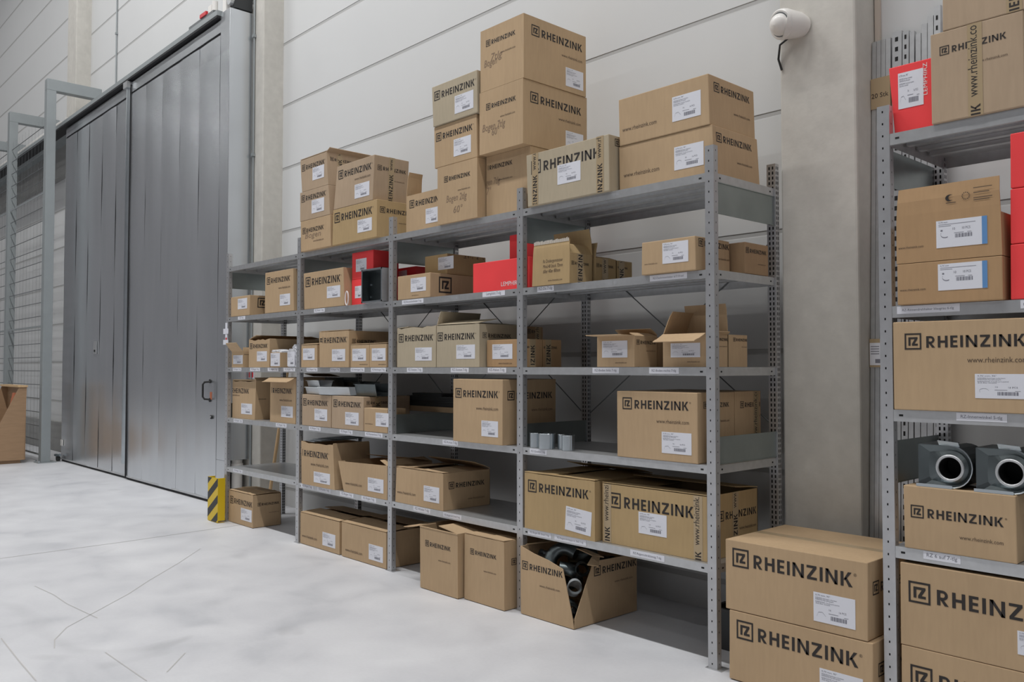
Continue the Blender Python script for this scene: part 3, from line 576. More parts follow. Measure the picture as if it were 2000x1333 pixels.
def fence():
    for i, x in enumerate((-11.9, -14.2, -16.5)):
        t = thing('fence_post', ['tall grey bracket post nearest the sliding door', 'second tall grey bracket post from the sliding door', 'third bracket post from the sliding door, at the left edge of the photo'][i], 'post', (x, .12, 0), 'bracket posts of the mesh fence')
        m = MB(); m.box(x - .07, x + .07, .06, .19, .012, 5.66, 'grey_paint'); m.build('upright', t, bevel=.004)
        m = MB(); m.box(x - .07, x + .07, .06, .838, 5.66, 5.83, 'grey_paint'); m.build('cantilever_arm', t, bevel=.004)
        m = MB(); m.box(x - .13, x + .13, .01, .26, 0, .012, 'grey_paint')
        for bx in (-.1, .1): m.tube((x + bx, .03, .012), (x + bx, .03, .035), .012, 'zinc')
        m.build('base_plate', t)
    for i, (x0, x1) in enumerate(((-14.11, -11.99), (-16.41, -14.29))):
        t = thing('mesh_panel', ['wire mesh fence panel between the first and second bracket posts', 'wire mesh fence panel at the left edge of the photo'][i], 'fence panel', (x0, .1, 0), 'wire mesh fence panels')
        m = MB()
        z = .12
        while z < 5.35:
            m.tube((x0, .10, z), (x1, .10, z), .006, 'wire', 6); z += .21
        m.build('horizontal_wires', t)
        m = MB(); x = x0 + .05
        while x < x1:
            m.tube((x, .107, .1), (x, .107, 5.3), .0012, 'wire', 4); x += .2
        m.build('vertical_wires', t)
        m = MB()
        for z in (.10, 2.05, 4.1): m.box(x0, x1, .088, .10, z, z + .025, 'grey_paint')
        m.build('rail', t)

def rubbing_guard():
    t = thing('corner_guard', 'yellow and black striped steel guard on the floor in front of the first rack post', 'guard', (-5.38, -.06, 0))
    m = MB(); x0, x1, y0, y1, h = -5.46, -5.238, -.105, -.035, .41
    m.box(x0, x1, y0, y0 + .005, .004, h, 'yellow'); m.box(x1 - .005, x1, y0 + .005, y1, .02, h, 'yellow'); m.box(x0, x0 + .005, y0 + .005, y1, .02, h, 'yellow')
    m.build('channel', t, bevel=.002)
    m = MB(); s = .075; z = -.12
    while z < h + .1:
        pts = [(x0 + .002, z), (x0 + .002, z + s), (x1 - .002, z + s + .15), (x1 - .002, z + .15)]
        # clip to the channel's height
        def clip(P, lim, above):
            out = []
            for (a, b) in zip(P, P[1:] + P[:1]):
                ia = (a[1] <= lim) if above else (a[1] >= lim); ib = (b[1] <= lim) if above else (b[1] >= lim)
                if ia: out.append(a)
                if ia != ib:
                    k = (lim - a[1]) / (b[1] - a[1]); out.append((a[0] + k * (b[0] - a[0]), lim))
            return out
        pts = clip(clip(pts, h - .003, True), .006, False)
        if len(pts) > 2: m.poly([(a, y0 - .0006, b) for a, b in pts], 'black')
        z += .155
    m.build('black_stripes', t)
    m = MB(); m.box(x0 + .006, x1 - .006, y0 + .006, y1, .0, .004, 'yellow'); m.build('foot', t)

def presence_sensor():
    t = thing('motion_sensor', 'white round motion sensor on the big concrete column', 'sensor', (.16, .56, 3.2))
    d = Vector((-.25, -.93, -.28)).normalized(); c = Vector((.125, .535, 3.21))
    m = MB(); m.sweep([Vector((.185, .612, 3.2)), Vector((.18, .585, 3.2)), c + d * .0], [.055, .065, .078], 'white_plastic', 24)
    m.sweep([c, c + d * .022, c + d * .028], [.078, .077, .071], 'white_plastic', 24, caps=True); m.build('housing', t, smooth=True)
    u = d.orthogonal().normalized(); w = d.cross(u); m = MB(); rings = 7; seg = 24; vs = []
    for i in range(rings):
        a = PI / 2 * i / (rings - 1)
        for k in range(seg):
            q = 2 * PI * k / seg
            vs.append(c + d * (.029 + .045 * math.sin(a)) + (u * math.cos(q) + w * math.sin(q)) * .056 * max(math.cos(a), .02))
    fs = [(i * seg + k, i * seg + (k + 1) % seg, (i + 1) * seg + (k + 1) % seg, (i + 1) * seg + k) for i in range(rings - 1) for k in range(seg)]
    m.raw(vs, fs, 'white_plastic'); m.build('lens', t, smooth=True)
    m = MB(); m.sweep([c + d * .0285, c + d * .030], [.062, .062], 'wire', 24); m.build('lens_ring', t)
    m = MB(); m.sweep([(.14, .60, 3.17), (.07, .59, 3.13), (.055, .60, 3.06), (.07, .606, 3.0)], .006, 'black', 8); m.build('cable', t, smooth=True)

def left_bin():
    t = thing('plywood_bin', 'brown plywood bin with a sloping side at the left edge of the photo', 'bin', (-12.4, -.4, 0))
    def side(x):
        m = MB(); m.prism([(x, -.12, .05), (x, -1.05, .05), (x, -1.05, .30), (x, -.445, .604), (x, -.20, 1.136), (x, -.10, 1.136)], (-.018, 0, 0), 'wood'); return m.build('side_panel', t)
    side(-12.02); side(-13.1)
    m = MB(); m.box(-13.1, -12.04, -.12, -.10, .05, 1.13, 'wood'); m.build('back_panel', t)
    m = MB(); m.box(-13.1, -12.04, -1.05, -1.03, .05, .30, 'wood'); m.build('front_panel', t)
    m = MB(); m.box(-13.1, -12.04, -1.03, -.12, .05, .07, 'wood'); m.build('bottom_panel', t)
    m = MB(); m.box(-13.08, -12.06, -.95, -.16, 0, .05, 'wood'); m.build('plinth', t)
    m = MB(); m.box(-13.12, -12.0, -.22, -.09, 1.137, 1.165, 'pale_wood'); m.build('top_board', t)
    m = MB(); m.prism([(-12.35, -.40, .071), (-12.22, -.40, .071), (-12.10, -.24, 1.05), (-12.24, -.24, 1.05)], (0, .03, 0), 'orange_wood')
    tag(m.build('orange_board'), 'orange-brown board leaning inside the plywood bin', 'board')
    m = MB(); m.prism([(-12.9, -.75, .071), (-12.4, -.75, .071), (-12.4, -.50, .74), (-12.9, -.50, .74)], (0, .04, .02), 'paper')
    tag(m.build('white_board'), 'white panel leaning inside the plywood bin beside the orange board', 'panel')

def wooden_pole():
    m = MB(); m.tube((-5.77, .66, .0), (-5.60, .80, 1.55), .017, 'pale_wood', 12)
    tag(m.build('wooden_pole', smooth=True), 'wooden pole leaning against the wall behind the leftmost bay', 'pole')

def wall_notice():
    t = thing('wall_notice', 'small white notice with two red squares behind the leftmost bay', 'notice', (-6.05, .60, 1.35))
    m = MB(); m.box(-6.13, -5.99, .603, .611, 1.315, 1.395, 'paper'); m.build('card', t)
    for x in (-6.12, -6.055):
        m = MB(); m.box(x, x + .05, .602, .604, 1.325, 1.385, 'red'); m.build('red_square', t)

# ------------------------------------------------------------------ racks
def perforated(m, org, du, dn, w, z0, z1, cols, pitch, hw, hh, key):
    """a vertical strip of sheet with real slots: org corner, du across, width w"""
    org = Vector(org); du = Vector(du)
    P = lambda a, z: org + du * a + Vector((0, 0, z))
    edges = [0]
    for c in cols: edges += [c - hw, c + hw]
    edges.append(w)
    n = int((z1 - z0) / pitch)
    zz = [z0]
    for i in range(n):
        zc = z0 + pitch * (i + .5)
        zz += [zc - hh, zc + hh]
    zz.append(z1)
    # columns of full-height strips between slots
    for i in range(0, len(edges), 2):
        m.poly([P(edges[i], z0), P(edges[i + 1], z0), P(edges[i + 1], z1), P(edges[i], z1)], key)
    for i in range(1, len(edges) - 1, 2):
        for j in range(0, len(zz), 2):
            m.poly([P(edges[i], zz[j]), P(edges[i + 1], zz[j]), P(edges[i + 1], zz[j + 1]), P(edges[i], zz[j + 1])], key)

def post_mesh(x, back=False, h=2.5):
    m = MB(); w = .05; d = .036
    if not back:
        perforated(m, (x, 0, 0), (1, 0, 0), None, w, .0, h, [w * .45], .05, .0028, .0045, 'post')
        perforated(m, (x + w, 0, 0), (0, 1, 0), None, d, .0, h, [d * .5], .05, .002, .004, 'post')
        m.poly([(x, 0, 0), (x, d, 0), (x, d, h), (x, 0, h)], 'post')
        m.poly([(x, d, 0), (x + w, d, 0), (x + w, d, h), (x, d, h)], 'post')
        m.box(x + .006, x + w - .006, .006, d - .004, .001, h - .002, 'gap')  # black core paints the shade in the hollow behind the slots
    else:
        y = .564
        perforated(m, (x + w, y, 0), (0, 1, 0), None, d, 0, h, [d * .3, d * .72], .0265, .0035, .008, 'post')
        perforated(m, (x, y, 0), (1, 0, 0), None, w, 0, h, [w * .3, w * .7], .0265, .004, .008, 'post')
        m.poly([(x, y, 0), (x, y + d, 0), (x, y + d, h), (x, y, h)], 'post')
        m.poly([(x, y + d, 0), (x + w, y + d, 0), (x + w, y + d, h), (x, y + d, h)], 'post')
        m.box(x + .005, x + w - .005, y + .005, y + d - .004, .001, h - .002, 'gap')  # same black core, shade of the hollow rear post as colour
    return m

def shelf_part(rack, pl, pr, z, tall=.042, slots=True, right=.04):
    """pl, pr: left edges of the two posts the shelf hangs between"""
    m = MB(); a = pl + .0505; b = pr - .0005; A = pl + .041; Bx = pr + right - .001; t = .0016
    z = z - .0008
    m.box(a, b, .001, .0365, z - t, z, 'steel')
    m.box(A, Bx, .0365, .5635, z - t, z, 'steel')
    m.box(a, b, .5635, .597, z - t, z, 'steel')
    m.box(a, b, .001, .0026, z - tall, z - t, 'steel'); m.box(a, b, .0026, .016, z - tall, z - tall + .0015, 'steel')
    m.box(a, b, .5954, .597, z - tall, z - t, 'steel')
    m.box(A, A + .0015, .0365, .5635, z - tall, z - t, 'steel'); m.box(Bx - .0015, Bx, .0365, .5635, z - tall, z - t, 'steel')
    # stiffening ribs under the sheet
    for y in (.18, .30, .42): m.box(A + .01, Bx - .01, y - .015, y + .015, z - .02, z - t - .0005, 'steel')
    if slots:
        for x in (a + .022, b - .035):
            m.box(x, x + .016, .0003, .001, z - .026, z - .018, 'hole')
        for y in (.07, .53): m.box(Bx, Bx + .0006, y - .006, y + .006, z - .026, z - .018, 'hole')
    return m.build('shelf', rack)

def price_label(shelf, x0, x1, z, txt):
    m = MB(); h = .030; zt = z - .0035
    m.box(x0, x1, -.0002, .0006, zt - h, zt, 'paper')
    vs, fs, hw = glyphs(txt); w = (x1 - x0) * .82
    s = w
    if hw * w > h * .55: s = h * .55 / hw
    ox = (x0 + x1) / 2 - s / 2
    m.raw([(ox + a * s, -.0006, zt - h * .66 + b * s) for a, b in vs], fs, 'toner')
    o = m.build('shelf_label', shelf)
    return o

S = {1: 2.3705, 2: 1.9006, 3: 1.4307, 4: .9608, 5: .4909}
PX = [-5.34, -3.984, -2.6665, -1.3306, 0.0]
RX = [.8406, 2.17]
RS = {1: 2.38, 2: 1.6765, 3: 1.2591, 4: .713}

def main_rack():
    t = thing('shelving_rack', 'long galvanised shelving rack of four bays along the white wall', 'rack', (-2.6, .3, 0))
    for x in PX:
        post_mesh(x).build('front_post', t)
        post_mesh(x, True).build('rear_post', t)
        m = MB(); m.box(x - .012, x + .075, -.008, .06, 0, .004, 'steel'); m.box(x - .005, x + .06, .55, .605, 0, .004, 'steel'); m.build('foot_plate', t)
        xs = x + .0385
        for z0, z1, key in ((2.172, 2.327, 'plate'), (.963, 1.096, 'plate')):
            m = MB(); m.box(xs, xs + .0015, .037, .563, z0, z1, key)
            m.box(xs, xs + .006, .037, .563, z0, z0 + .004, key); m.box(xs, xs + .006, .037, .563, z1 - .004, z1, key)
            m.build('side_plate', t)
    for i in range(4):
        for s, z in S.items():
            zz = z + (.014 if (i == 0 and s == 5) else 0)
            sh = shelf_part(t, PX[i], PX[i + 1], zz)
            for (ls, lb, x0, x1, txt) in SHELF_LABELS:
                if ls == s and lb == i + 1: price_label(sh, x0, x1, zz, txt)
        if i in (2, 3, 1):
            a = PX[i] + .05; b = PX[i + 1]
            for z0, z1 in ((2.13, 1.13), (1.14, 2.09)):
                m = MB(); m.tube((a, .592, z0), (b, .592, z1), .0035, 'wire', 6); m.build('brace', t)
    # paper strips stuck on the first post
    m = MB(); m.box(-5.345, -5.305, -.0026, -.0006, 1.66, 1.85, 'paper'); m.box(-5.338, -5.308, -.0032, -.0026, 1.69, 1.71, 'red'); m.build('paper_strip', t)
    m = MB(); m.box(-5.385, -5.275, -.0046, -.0036, 1.745, 1.795, 'paper'); m.build('paper_strip', t)
    m = MB(); m.box(-5.385, -5.275, -.0046, -.0036, 1.645, 1.69, 'paper'); m.build('paper_strip', t)
    # maker's stamp-like embossing is left as plain white marks on three lips
    for s, x in ((1, -.60), (2, -.62), (3, -.62), (1, -1.9), (2, -1.95)):
        vs, fs, hw = glyphs('022 40'); m = MB(); w = .062
        m.raw([(x + a * w, .0003, S[s] - .028 + b * w) for a, b in vs], fs, 'stamp'); m.build('stamped_mark', t)

M['stamp'] = mat('faint_white_stamp', (0.55, 0.57, 0.6, 1), 0.6)

def right_rack():
    t = thing('shelving_rack', 'galvanised shelving rack cut by the right edge of the photo', 'rack', (1.5, .3, 0))
    for x in RX:
        post_mesh(x).build('front_post', t); post_mesh(x, True).build('rear_post', t)
        m = MB(); m.box(x - .012, x + .075, -.008, .06, 0, .004, 'steel'); m.build('foot_plate', t)
        xs = x + .008 if x < 1 else x + .0385
        for z0, z1 in ((2.18, 2.337), (.95, 1.125)):
            m = MB(); m.box(xs, xs + .0015, .037, .563, z0, z1, 'plate'); m.box(xs, xs + .006, .037, .563, z0, z0 + .004, 'plate'); m.build('side_plate', t)
    for s, z in RS.items():
        sh = shelf_part(t, RX[0], RX[1], z, tall=.047)
        for (ls, x0, x1, txt) in RIGHT_LABELS:
            if ls == s: price_label(sh, x0, x1, z, txt)

# ------------------------------------------------------------------ cartons
STICK = {}
def sticker_mesh(kind):
    """a printed shipping label, 1 x 1, thickness along -Y; shared by all labels of its kind"""
    if kind in STICK: return STICK[kind]
    m = MB(); m.box(0, 1, -.0005, .0004, 0, 1, 'paper')
    Y = -.0009
    def q(x0, z0, x1, z1, key='toner'): m.poly([(x0, Y, z0), (x1, Y, z0), (x1, Y, z1), (x0, Y, z1)], key)
    def tx(txt, x, z, w, h):
        vs, fs, hw = glyphs(txt); m.raw([(x + a * w, Y, z + b * w * h / (hw * w)) for a, b in vs], fs, 'toner')
    if kind == 'SB':
        q(.90, 0, 1, 1, 'blue')
        tx('0,70 mm', .05, .90, .18, .06); q(.05, .84, .78, .855); q(.05, .78, .30, .795)
        tx('10', .33, .62, .05, .09); tx('10 PCS', .52, .62, .16, .09)
        q(.36, .50, .55, .515); q(.62, .50, .70, .515)
        bx = .38
        for i, w in enumerate((.012, .02, .008, .025, .012, .03, .01, .02, .014, .03, .008, .02)): q(bx, .33, bx + w, .47); bx += w + .011
        # hook drawing
        pts = [(.18 + .09 * math.cos(a), .47 + .12 * math.sin(a)) for a in [PI * (.85 + .85 * i / 9) for i in range(10)]]
        for (a, b) in zip(pts, pts[1:]): m.poly([(a[0], Y, a[1]), (b[0], Y, b[1]), (b[0], Y, b[1] + .03), (a[0], Y, a[1] + .03)], 'toner')
        q(.09, .60, .13, .66)
    else:
        tx('0,70 mm, 90°', .05, .89, .36, .055)
        tx('RHEINZINK-Rohrbogen vorbewittert', .05, .80, .52, .045); tx('RHEINZINK-Pipe bend graphit', .05, .745, .44, .045)
        tx('RHEINZINK-Coude pré-patiné', .05, .665, .58, .045); tx('Zink Buis verzinkt', .05, .61, .36, .045)
        tx('16', .38, .44, .05, .06); tx('16 PCS', .62, .42, .17, .065)
        q(.37, .335, .60, .35); q(.74, .30, .84, .315)
        bx = .42
        for i, w in enumerate((.014, .022, .01, .03, .014, .034, .02, .026, .014, .012, .024, .01, .03)): q(bx, .13, bx + w, .27); bx += w + .01
        if kind == 'S2':
            pts = [(.17 + .09 * math.cos(a), .30 + .10 * math.sin(a)) for a in [PI * 2 * i / 10 for i in range(7)]]
        else:
            pts = [(.08, .18), (.12, .32), (.22, .34), (.30, .22)]
        for (a, b) in zip(pts, pts[1:]): m.poly([(a[0], Y, a[1]), (b[0], Y, b[1]), (b[0], Y, b[1] + .012), (a[0], Y, a[1] + .012)], 'toner')
    me = bpy.data.meshes.new('shipping_label'); me.from_pydata(m.v, [], m.f)
    for k in m.mats: me.materials.append(M[k])
    me.polygons.foreach_set('material_index', m.m); me.update()
    STICK[kind] = me
    return me

EPS = .0009
def carton(rec, k):
    (key, x0, x1, x0t, x1t, y0, y1, z0, zl, zr, c, op, prints, flaps, label) = rec
    z0 += .0004
    name = 'red_box' if c == 'r' else 'cardboard_box'
    cat = 'box'
    grp = GROUPS.get(key)
    root = thing(name, label, cat, ((x0 + x1) / 2, (y0 + y1) / 2, z0), grp)
    rnd = random.Random(key)
    T = .004
    b0 = [(x0, y0), (x1, y0), (x1, y1), (x0, y1)]
    t0 = [(x0t, y0, zl), (x1t, y0, zr), (x1t, y1, zr), (x0t, y1, zl)]
    m = MB()
    if not op:
        m.hexa([(x, y, z0) for x, y in b0] + t0, c)
        # bevelled body built on its own so that the print stays crisp
        zt = max(zl, zr)
        m2 = MB(); ym = (y0 + y1) / 2
        m2.box(x0t + .01, x1t - .01, ym - .0012, ym + .0012, zt - .001, zt + .0004, 'd')
        m2.box(x0t + .004, x1t - .004, ym - .026, ym + .026, zt - .0006, zt + .00025, 'tape')
        m2.build('sealing_tape', root)
    else:
        lr = lambda a, b, k_: a + (b - a) * k_
        def panel(pb0, pb1, pt1, pt0, inn):
            m.prism([pb0, pb1, pt1, pt0], inn, c)
        B = [(x, y, z0) for x, y in b0]
        wob = .004
        if key in RAGGED:
            n = 9; top = []
            for i in range(n + 1):
                u = 1 - i / n
                top.append((lr(x0t, x1t, u), y0, lr(zl, zr, u) - (rnd.uniform(0, .012) if 0 < i < n else 0)))
            m.prism([B[0], B[1]] + top, (0, T, 0), c)
        else:
            panel(B[0], B[1], t0[1], t0[0], (0, T, 0))
        panel((x1, y0 + T, z0), B[2], t0[2], (x1t, y0 + T, zr), (-T, 0, 0))
        panel(B[2], B[3], t0[3], t0[2], (0, -T, 0))
        panel((x0, y1 - T, z0), (x0, y0 + T, z0), (x0t, y0 + T, zl), (x0t, y1 - T, zl), (T, 0, 0))
        m.box(max(x0, x0t) + T, min(x1, x1t) - T, y0 + T, y1 - T, z0, z0 + T, c)
        order = {'l': 0, 'r': 0, 'f': 1, 'b': 1}
        for (e, ang, L) in flaps:
            a = math.radians(ang); ci, si = math.cos(a), math.sin(a)
            dz = .0045 if (order[e] and abs(ang) < 60) else .0
            if e == 'f': P, Q, inn, zz0, zz1 = (x0t, y0), (x1t, y0), (0, 1), zl, zr
            elif e == 'b': P, Q, inn, zz0, zz1 = (x1t, y1), (x0t, y1), (0, -1), zr, zl
            elif e == 'r': P, Q, inn, zz0, zz1 = (x1t, y1), (x1t, y0), (-1, 0), zr, zr
            else: P, Q, inn, zz0, zz1 = (x0t, y0), (x0t, y1), (1, 0), zl, zl
            P3 = Vector((P[0], P[1], zz0 + dz)); Q3 = Vector((Q[0], Q[1], zz1 + dz))
            D = Vector((inn[0] * ci, inn[1] * ci, si)); N = Vector((-inn[0] * si, -inn[1] * si, ci))
            al = (Q3 - P3).normalized(); tp = .006
            segs = 5; fm = MB(); rows = []
            for i in range(segs + 1):
                u = i / segs
                curl = .10 * L * u * u * (1 if ang > 20 else .25) * rnd.choice((1, .7))
                rows.append((P3 + D * L * u + al * tp * u - N * curl, Q3 + D * L * u - al * tp * u - N * curl))
            for (r0, r1) in zip(rows, rows[1:]):
                fm.prism([r0[0], r0[1], r1[1], r1[0]], -N * T if dz == 0 else N * T, c)
            if key == 'KK2' and e == 'f':
                fp = fm; yy = y0 - T - .0009 + .004; cx_, cz_ = x0 + .205, zl + .075
                arc = [(cx_ + .016 * math.cos(q), cz_ + .013 * math.sin(q)) for q in [PI * (.35 + 1.3 * i / 10) for i in range(11)]]
                arc2 = [(cx_ + .006 + .011 * math.cos(q), cz_ + .010 * math.sin(q)) for q in [PI * (.35 + 1.3 * i / 10) for i in range(11)]]
                for i in range(10): fp.poly([(arc[i][0], yy, arc[i][1]), (arc[i + 1][0], yy, arc[i + 1][1]), (arc2[i + 1][0], yy, arc2[i + 1][1]), (arc2[i][0], yy, arc2[i][1])], 'ink')
                fp.poly([(cx_ - .014, yy, cz_ - .021), (cx_ + .022, yy, cz_ - .021), (cx_ + .022, yy, cz_ - .018), (cx_ - .014, yy, cz_ - .018)], 'thin_ink')
                for i in range(12):
                    q = 2 * PI * i / 12; ax_, az_ = cx_ + .058 + .013 * math.cos(q), cz_ + .013 * math.sin(q)
                    fp.poly([(ax_ - .002, yy, az_ - .002), (ax_ + .002, yy, az_ - .002), (ax_ + .002, yy, az_ + .002), (ax_ - .002, yy, az_ + .002)], 'thin_ink')
                for i, zz_ in enumerate((.024, .006, -.014, -.022)):
                    fp.poly([(cx_ + .085, yy, cz_ + zz_), (cx_ + .15 - .01 * (i % 2), yy, cz_ + zz_), (cx_ + .15 - .01 * (i % 2), yy, cz_ + zz_ + .003), (cx_ + .085, yy, cz_ + zz_ + .003)], 'thin_ink')
            fo = fm.build('flap', root)
            if key == 'P' and e == 'f':
                tm = MB(); n = 26; w = (Q3 - P3).length
                for i in range(n):
                    u0 = i / n; hgt = rnd.uniform(.004, .014)
                    A_ = rows[-1][0].lerp(rows[-1][1], u0); B_ = rows[-1][0].lerp(rows[-1][1], u0 + .75 / n)
                    tm.prism([A_ - Vector((0, .001, .012)), B_ - Vector((0, .001, .012)), B_ + Vector((0, -.001, hgt)), A_ + Vector((0, -.001, hgt * .6))], (0, -.0012, 0), 'torn')
                tm.build('torn_edge', fo)
    # ---- prints and labels
    pm = m
    def put(face, pts2, kk):
        out = []
        for a, z in pts2:
            if face == 'F': out.append((a, y0 - EPS, z))
            else:
                kz = (z - z0) / max((zr - z0), .01); out.append((x1 + (x1t - x1) * kz + EPS, a, z))
        pm.poly(out, kk)
    def inside(face, a, z):
        if face == 'F':
            kz = (z - z0) / max(zr - z0, .01)
            return x0 + (x0t - x0) * kz + .002 < a < x1 + (x1t - x1) * kz - .002 and z0 < z < max(zl, zr)
        return y0 + .002 < a < y1 - .002 and z0 < z < zr
    for p in prints:
        kd = p[0]; face = kd[0]; what = kd[1:]
        if what == 'L':
            a0, a1, zc = p[1:4]; s, ps = logo(a1 - a0)
            for q in ps:
                Q = [(a0 + a, zc - s / 2 + b) for a, b in q]
                if all(inside(face, a, z) for a, z in Q): put(face, Q, 'white_ink' if c == 'r' else 'ink')
            sm, fs_, hw = glyphs('®')
            if a1 - a0 > .3 and face == 'F' and inside(face, a1 + .02, zc + s * .3):
                pm.raw([(a1 + .004 + a * s * .16, y0 - EPS, zc + s * .14 + b * s * .16) for a, b in sm], fs_, 'thin_ink')
        elif what == 'M':
            a0, a1, zc = p[1:4]; s = a1 - a0
            for q in mark():
                put(face, [(a0 + a * s, zc - s / 2 + b * s) for a, b in q], 'ink')
        elif what in ('W', 'H'):
            a0, a1, zc = p[1:4]; txt = 'www.rheinzink.com' if what == 'W' else p[4]
            vs, fs, hw = glyphs(txt); w = a1 - a0; hsc = 1.15 if what == 'W' else 1.5
            sh = .0 if what == 'W' else .2
            kk = 'thin_ink' if what == 'W' else 'marker'
            if key == 'P' and what == 'H': kk = 'thin_ink'
            hh = hw * w * hsc
            cap = .03 if what == 'W' else .045
            if hh > cap: hsc *= cap / hh; hh = cap
            out = []
            for a, b in vs:
                A = a0 + a * w + sh * b * w; Z = zc - hh / 2 + b * w * hsc
                A = min(max(A, (x0 if face == 'F' else y0) + .003), (x1 if face == 'F' else y1) - .003)
                out.append((A, y0 - EPS, Z) if face == 'F' else (x1 + (x1t - x1) * (Z - z0) / max(zr - z0, .01) + EPS, A, Z))
            pm.raw(out, fs, kk)
        elif what in ('S', 'SB', 'SQ'):
            a0, a1, za, zb = p[1:5]
            kd2 = 'SB' if what == 'SB' else ('S2' if rnd.random() < .4 else 'S')
            o = bpy.data.objects.new('shipping_label', sticker_mesh(kd2)); COL.objects.link(o); o.parent = root
            pl = Vector(root.location)
            if face == 'F':
                o.location = Vector((a0, y0 - .0008, za)) - pl; o.scale = (a1 - a0, 1, zb - za)
                if what == 'SQ': o.rotation_euler = (0, math.radians(4), 0)
            else:
                o.rotation_euler = (0, 0, PI / 2)
                o.location = Vector((max(x1, x1t) + .0008, a0, za)) - pl; o.scale = (a1 - a0, 1, zb - za)
            if c == 'r' and key == 'JJ1': pass
        elif what == 'T':
            ac = p[1]; w = .026
            tm = MB()
            ztop = min(zl, zr)
            def TP(a, z, e=0.0):
                if face == 'F': return (a, y0 - EPS * 1.2 - e, z)
                return (x1 + (x1t - x1) * (z - z0) / max(zr - z0, .01) + EPS * 1.2 + e, a, z)
            tm.poly([TP(ac - w, z0 + .001), TP(ac + w, z0 + .001), TP(ac + w, ztop), TP(ac - w, ztop)], 'tape')
            z = z0 + rnd.uniform(-.2, -.02)
            h = .034
            while z < ztop:
                wl, ps = word('RHEINZINK'); sc = h
                for q in ps:
                    Q = [(ac + h / 2 - b * sc, z + a * sc) for a, b in q]
                    if all(z0 + .002 < zz < ztop - .002 for _, zz in Q): tm.poly([TP(a, zz, .0004) for a, zz in Q], 'ink')
                z += wl * sc + .03
                vs, fs, hw = glyphs('www.rheinzink.com'); W = .30
                ok = lambda f: all(z0 + .002 < z + vs[i][0] * W < ztop - .002 for i in f)
                tm.raw([TP(ac + .008 - b * W * 1.3, z + a * W, .0004) for a, b in vs], [f for f in fs if ok(f)], 'ink')
                z += W + .03
            tm.build('printed_tape', root)
        elif what == 'V':
            if key == 'O1':
                vs, fs, hw = glyphs(p[2]); w = .17; a0 = -1.52
                pm.raw([(a0 + a * w, y0 - EPS, z0 + .028 + b * w) for a, b in vs], fs, 'white_ink')
            elif key == 'JJ1':
                vs, fs, hw = glyphs(p[2]); w = .13; a0 = p[1]
                pm.raw([(a0 + .0 - b * w * .8, y0 - EPS, z0 + .14 + a * w) for a, b in vs], fs, 'white_ink')
    m.build('box_body', root, bevel=None if op else .0035)
    return root

GROUPS = {}
for g_, ks in (('cartons stacked on the top shelf', 'A1 A2 A3 B1 B2 D E1 E2 E3 F1 F2 F3 G H1 H2'),
               ('cartons on the second shelf from the top', 'I J K N1 N2 P P2 P3 Q1 Q2'),
               ('red boxes on the second shelf from the top', 'L1 L2 L4 O1 O2'),
               ('cartons on the middle shelf', 'R1 R2 T1 T2 T3 T4 U1 U2 U2b U3 U3b V1 V1b V2 V2c'),
               ('cartons on the fourth shelf', 'W1 W2 X1 X2 X3 Z1 AA AA2'),
               ('cartons on the fifth shelf', 'BB1 BB2 CC DD1 DD2'),
               ('cartons on the floor under the rack', 'EE FF1 FF2 GG1 GG2'),
               ('cartons standing between the racks', 'II1 II2'),
               ('cartons on the right rack', 'JJ2 JJ3 KK1 KK2 MM NN PP1 PP2'),
               ('red boxes on the right rack', 'JJ1 LL0 LL1 LL2')):
    for k_ in ks.split(): GROUPS[k_] = g_
RAGGED = {'W1', 'U1', 'BB1', 'R2', 'P2'}

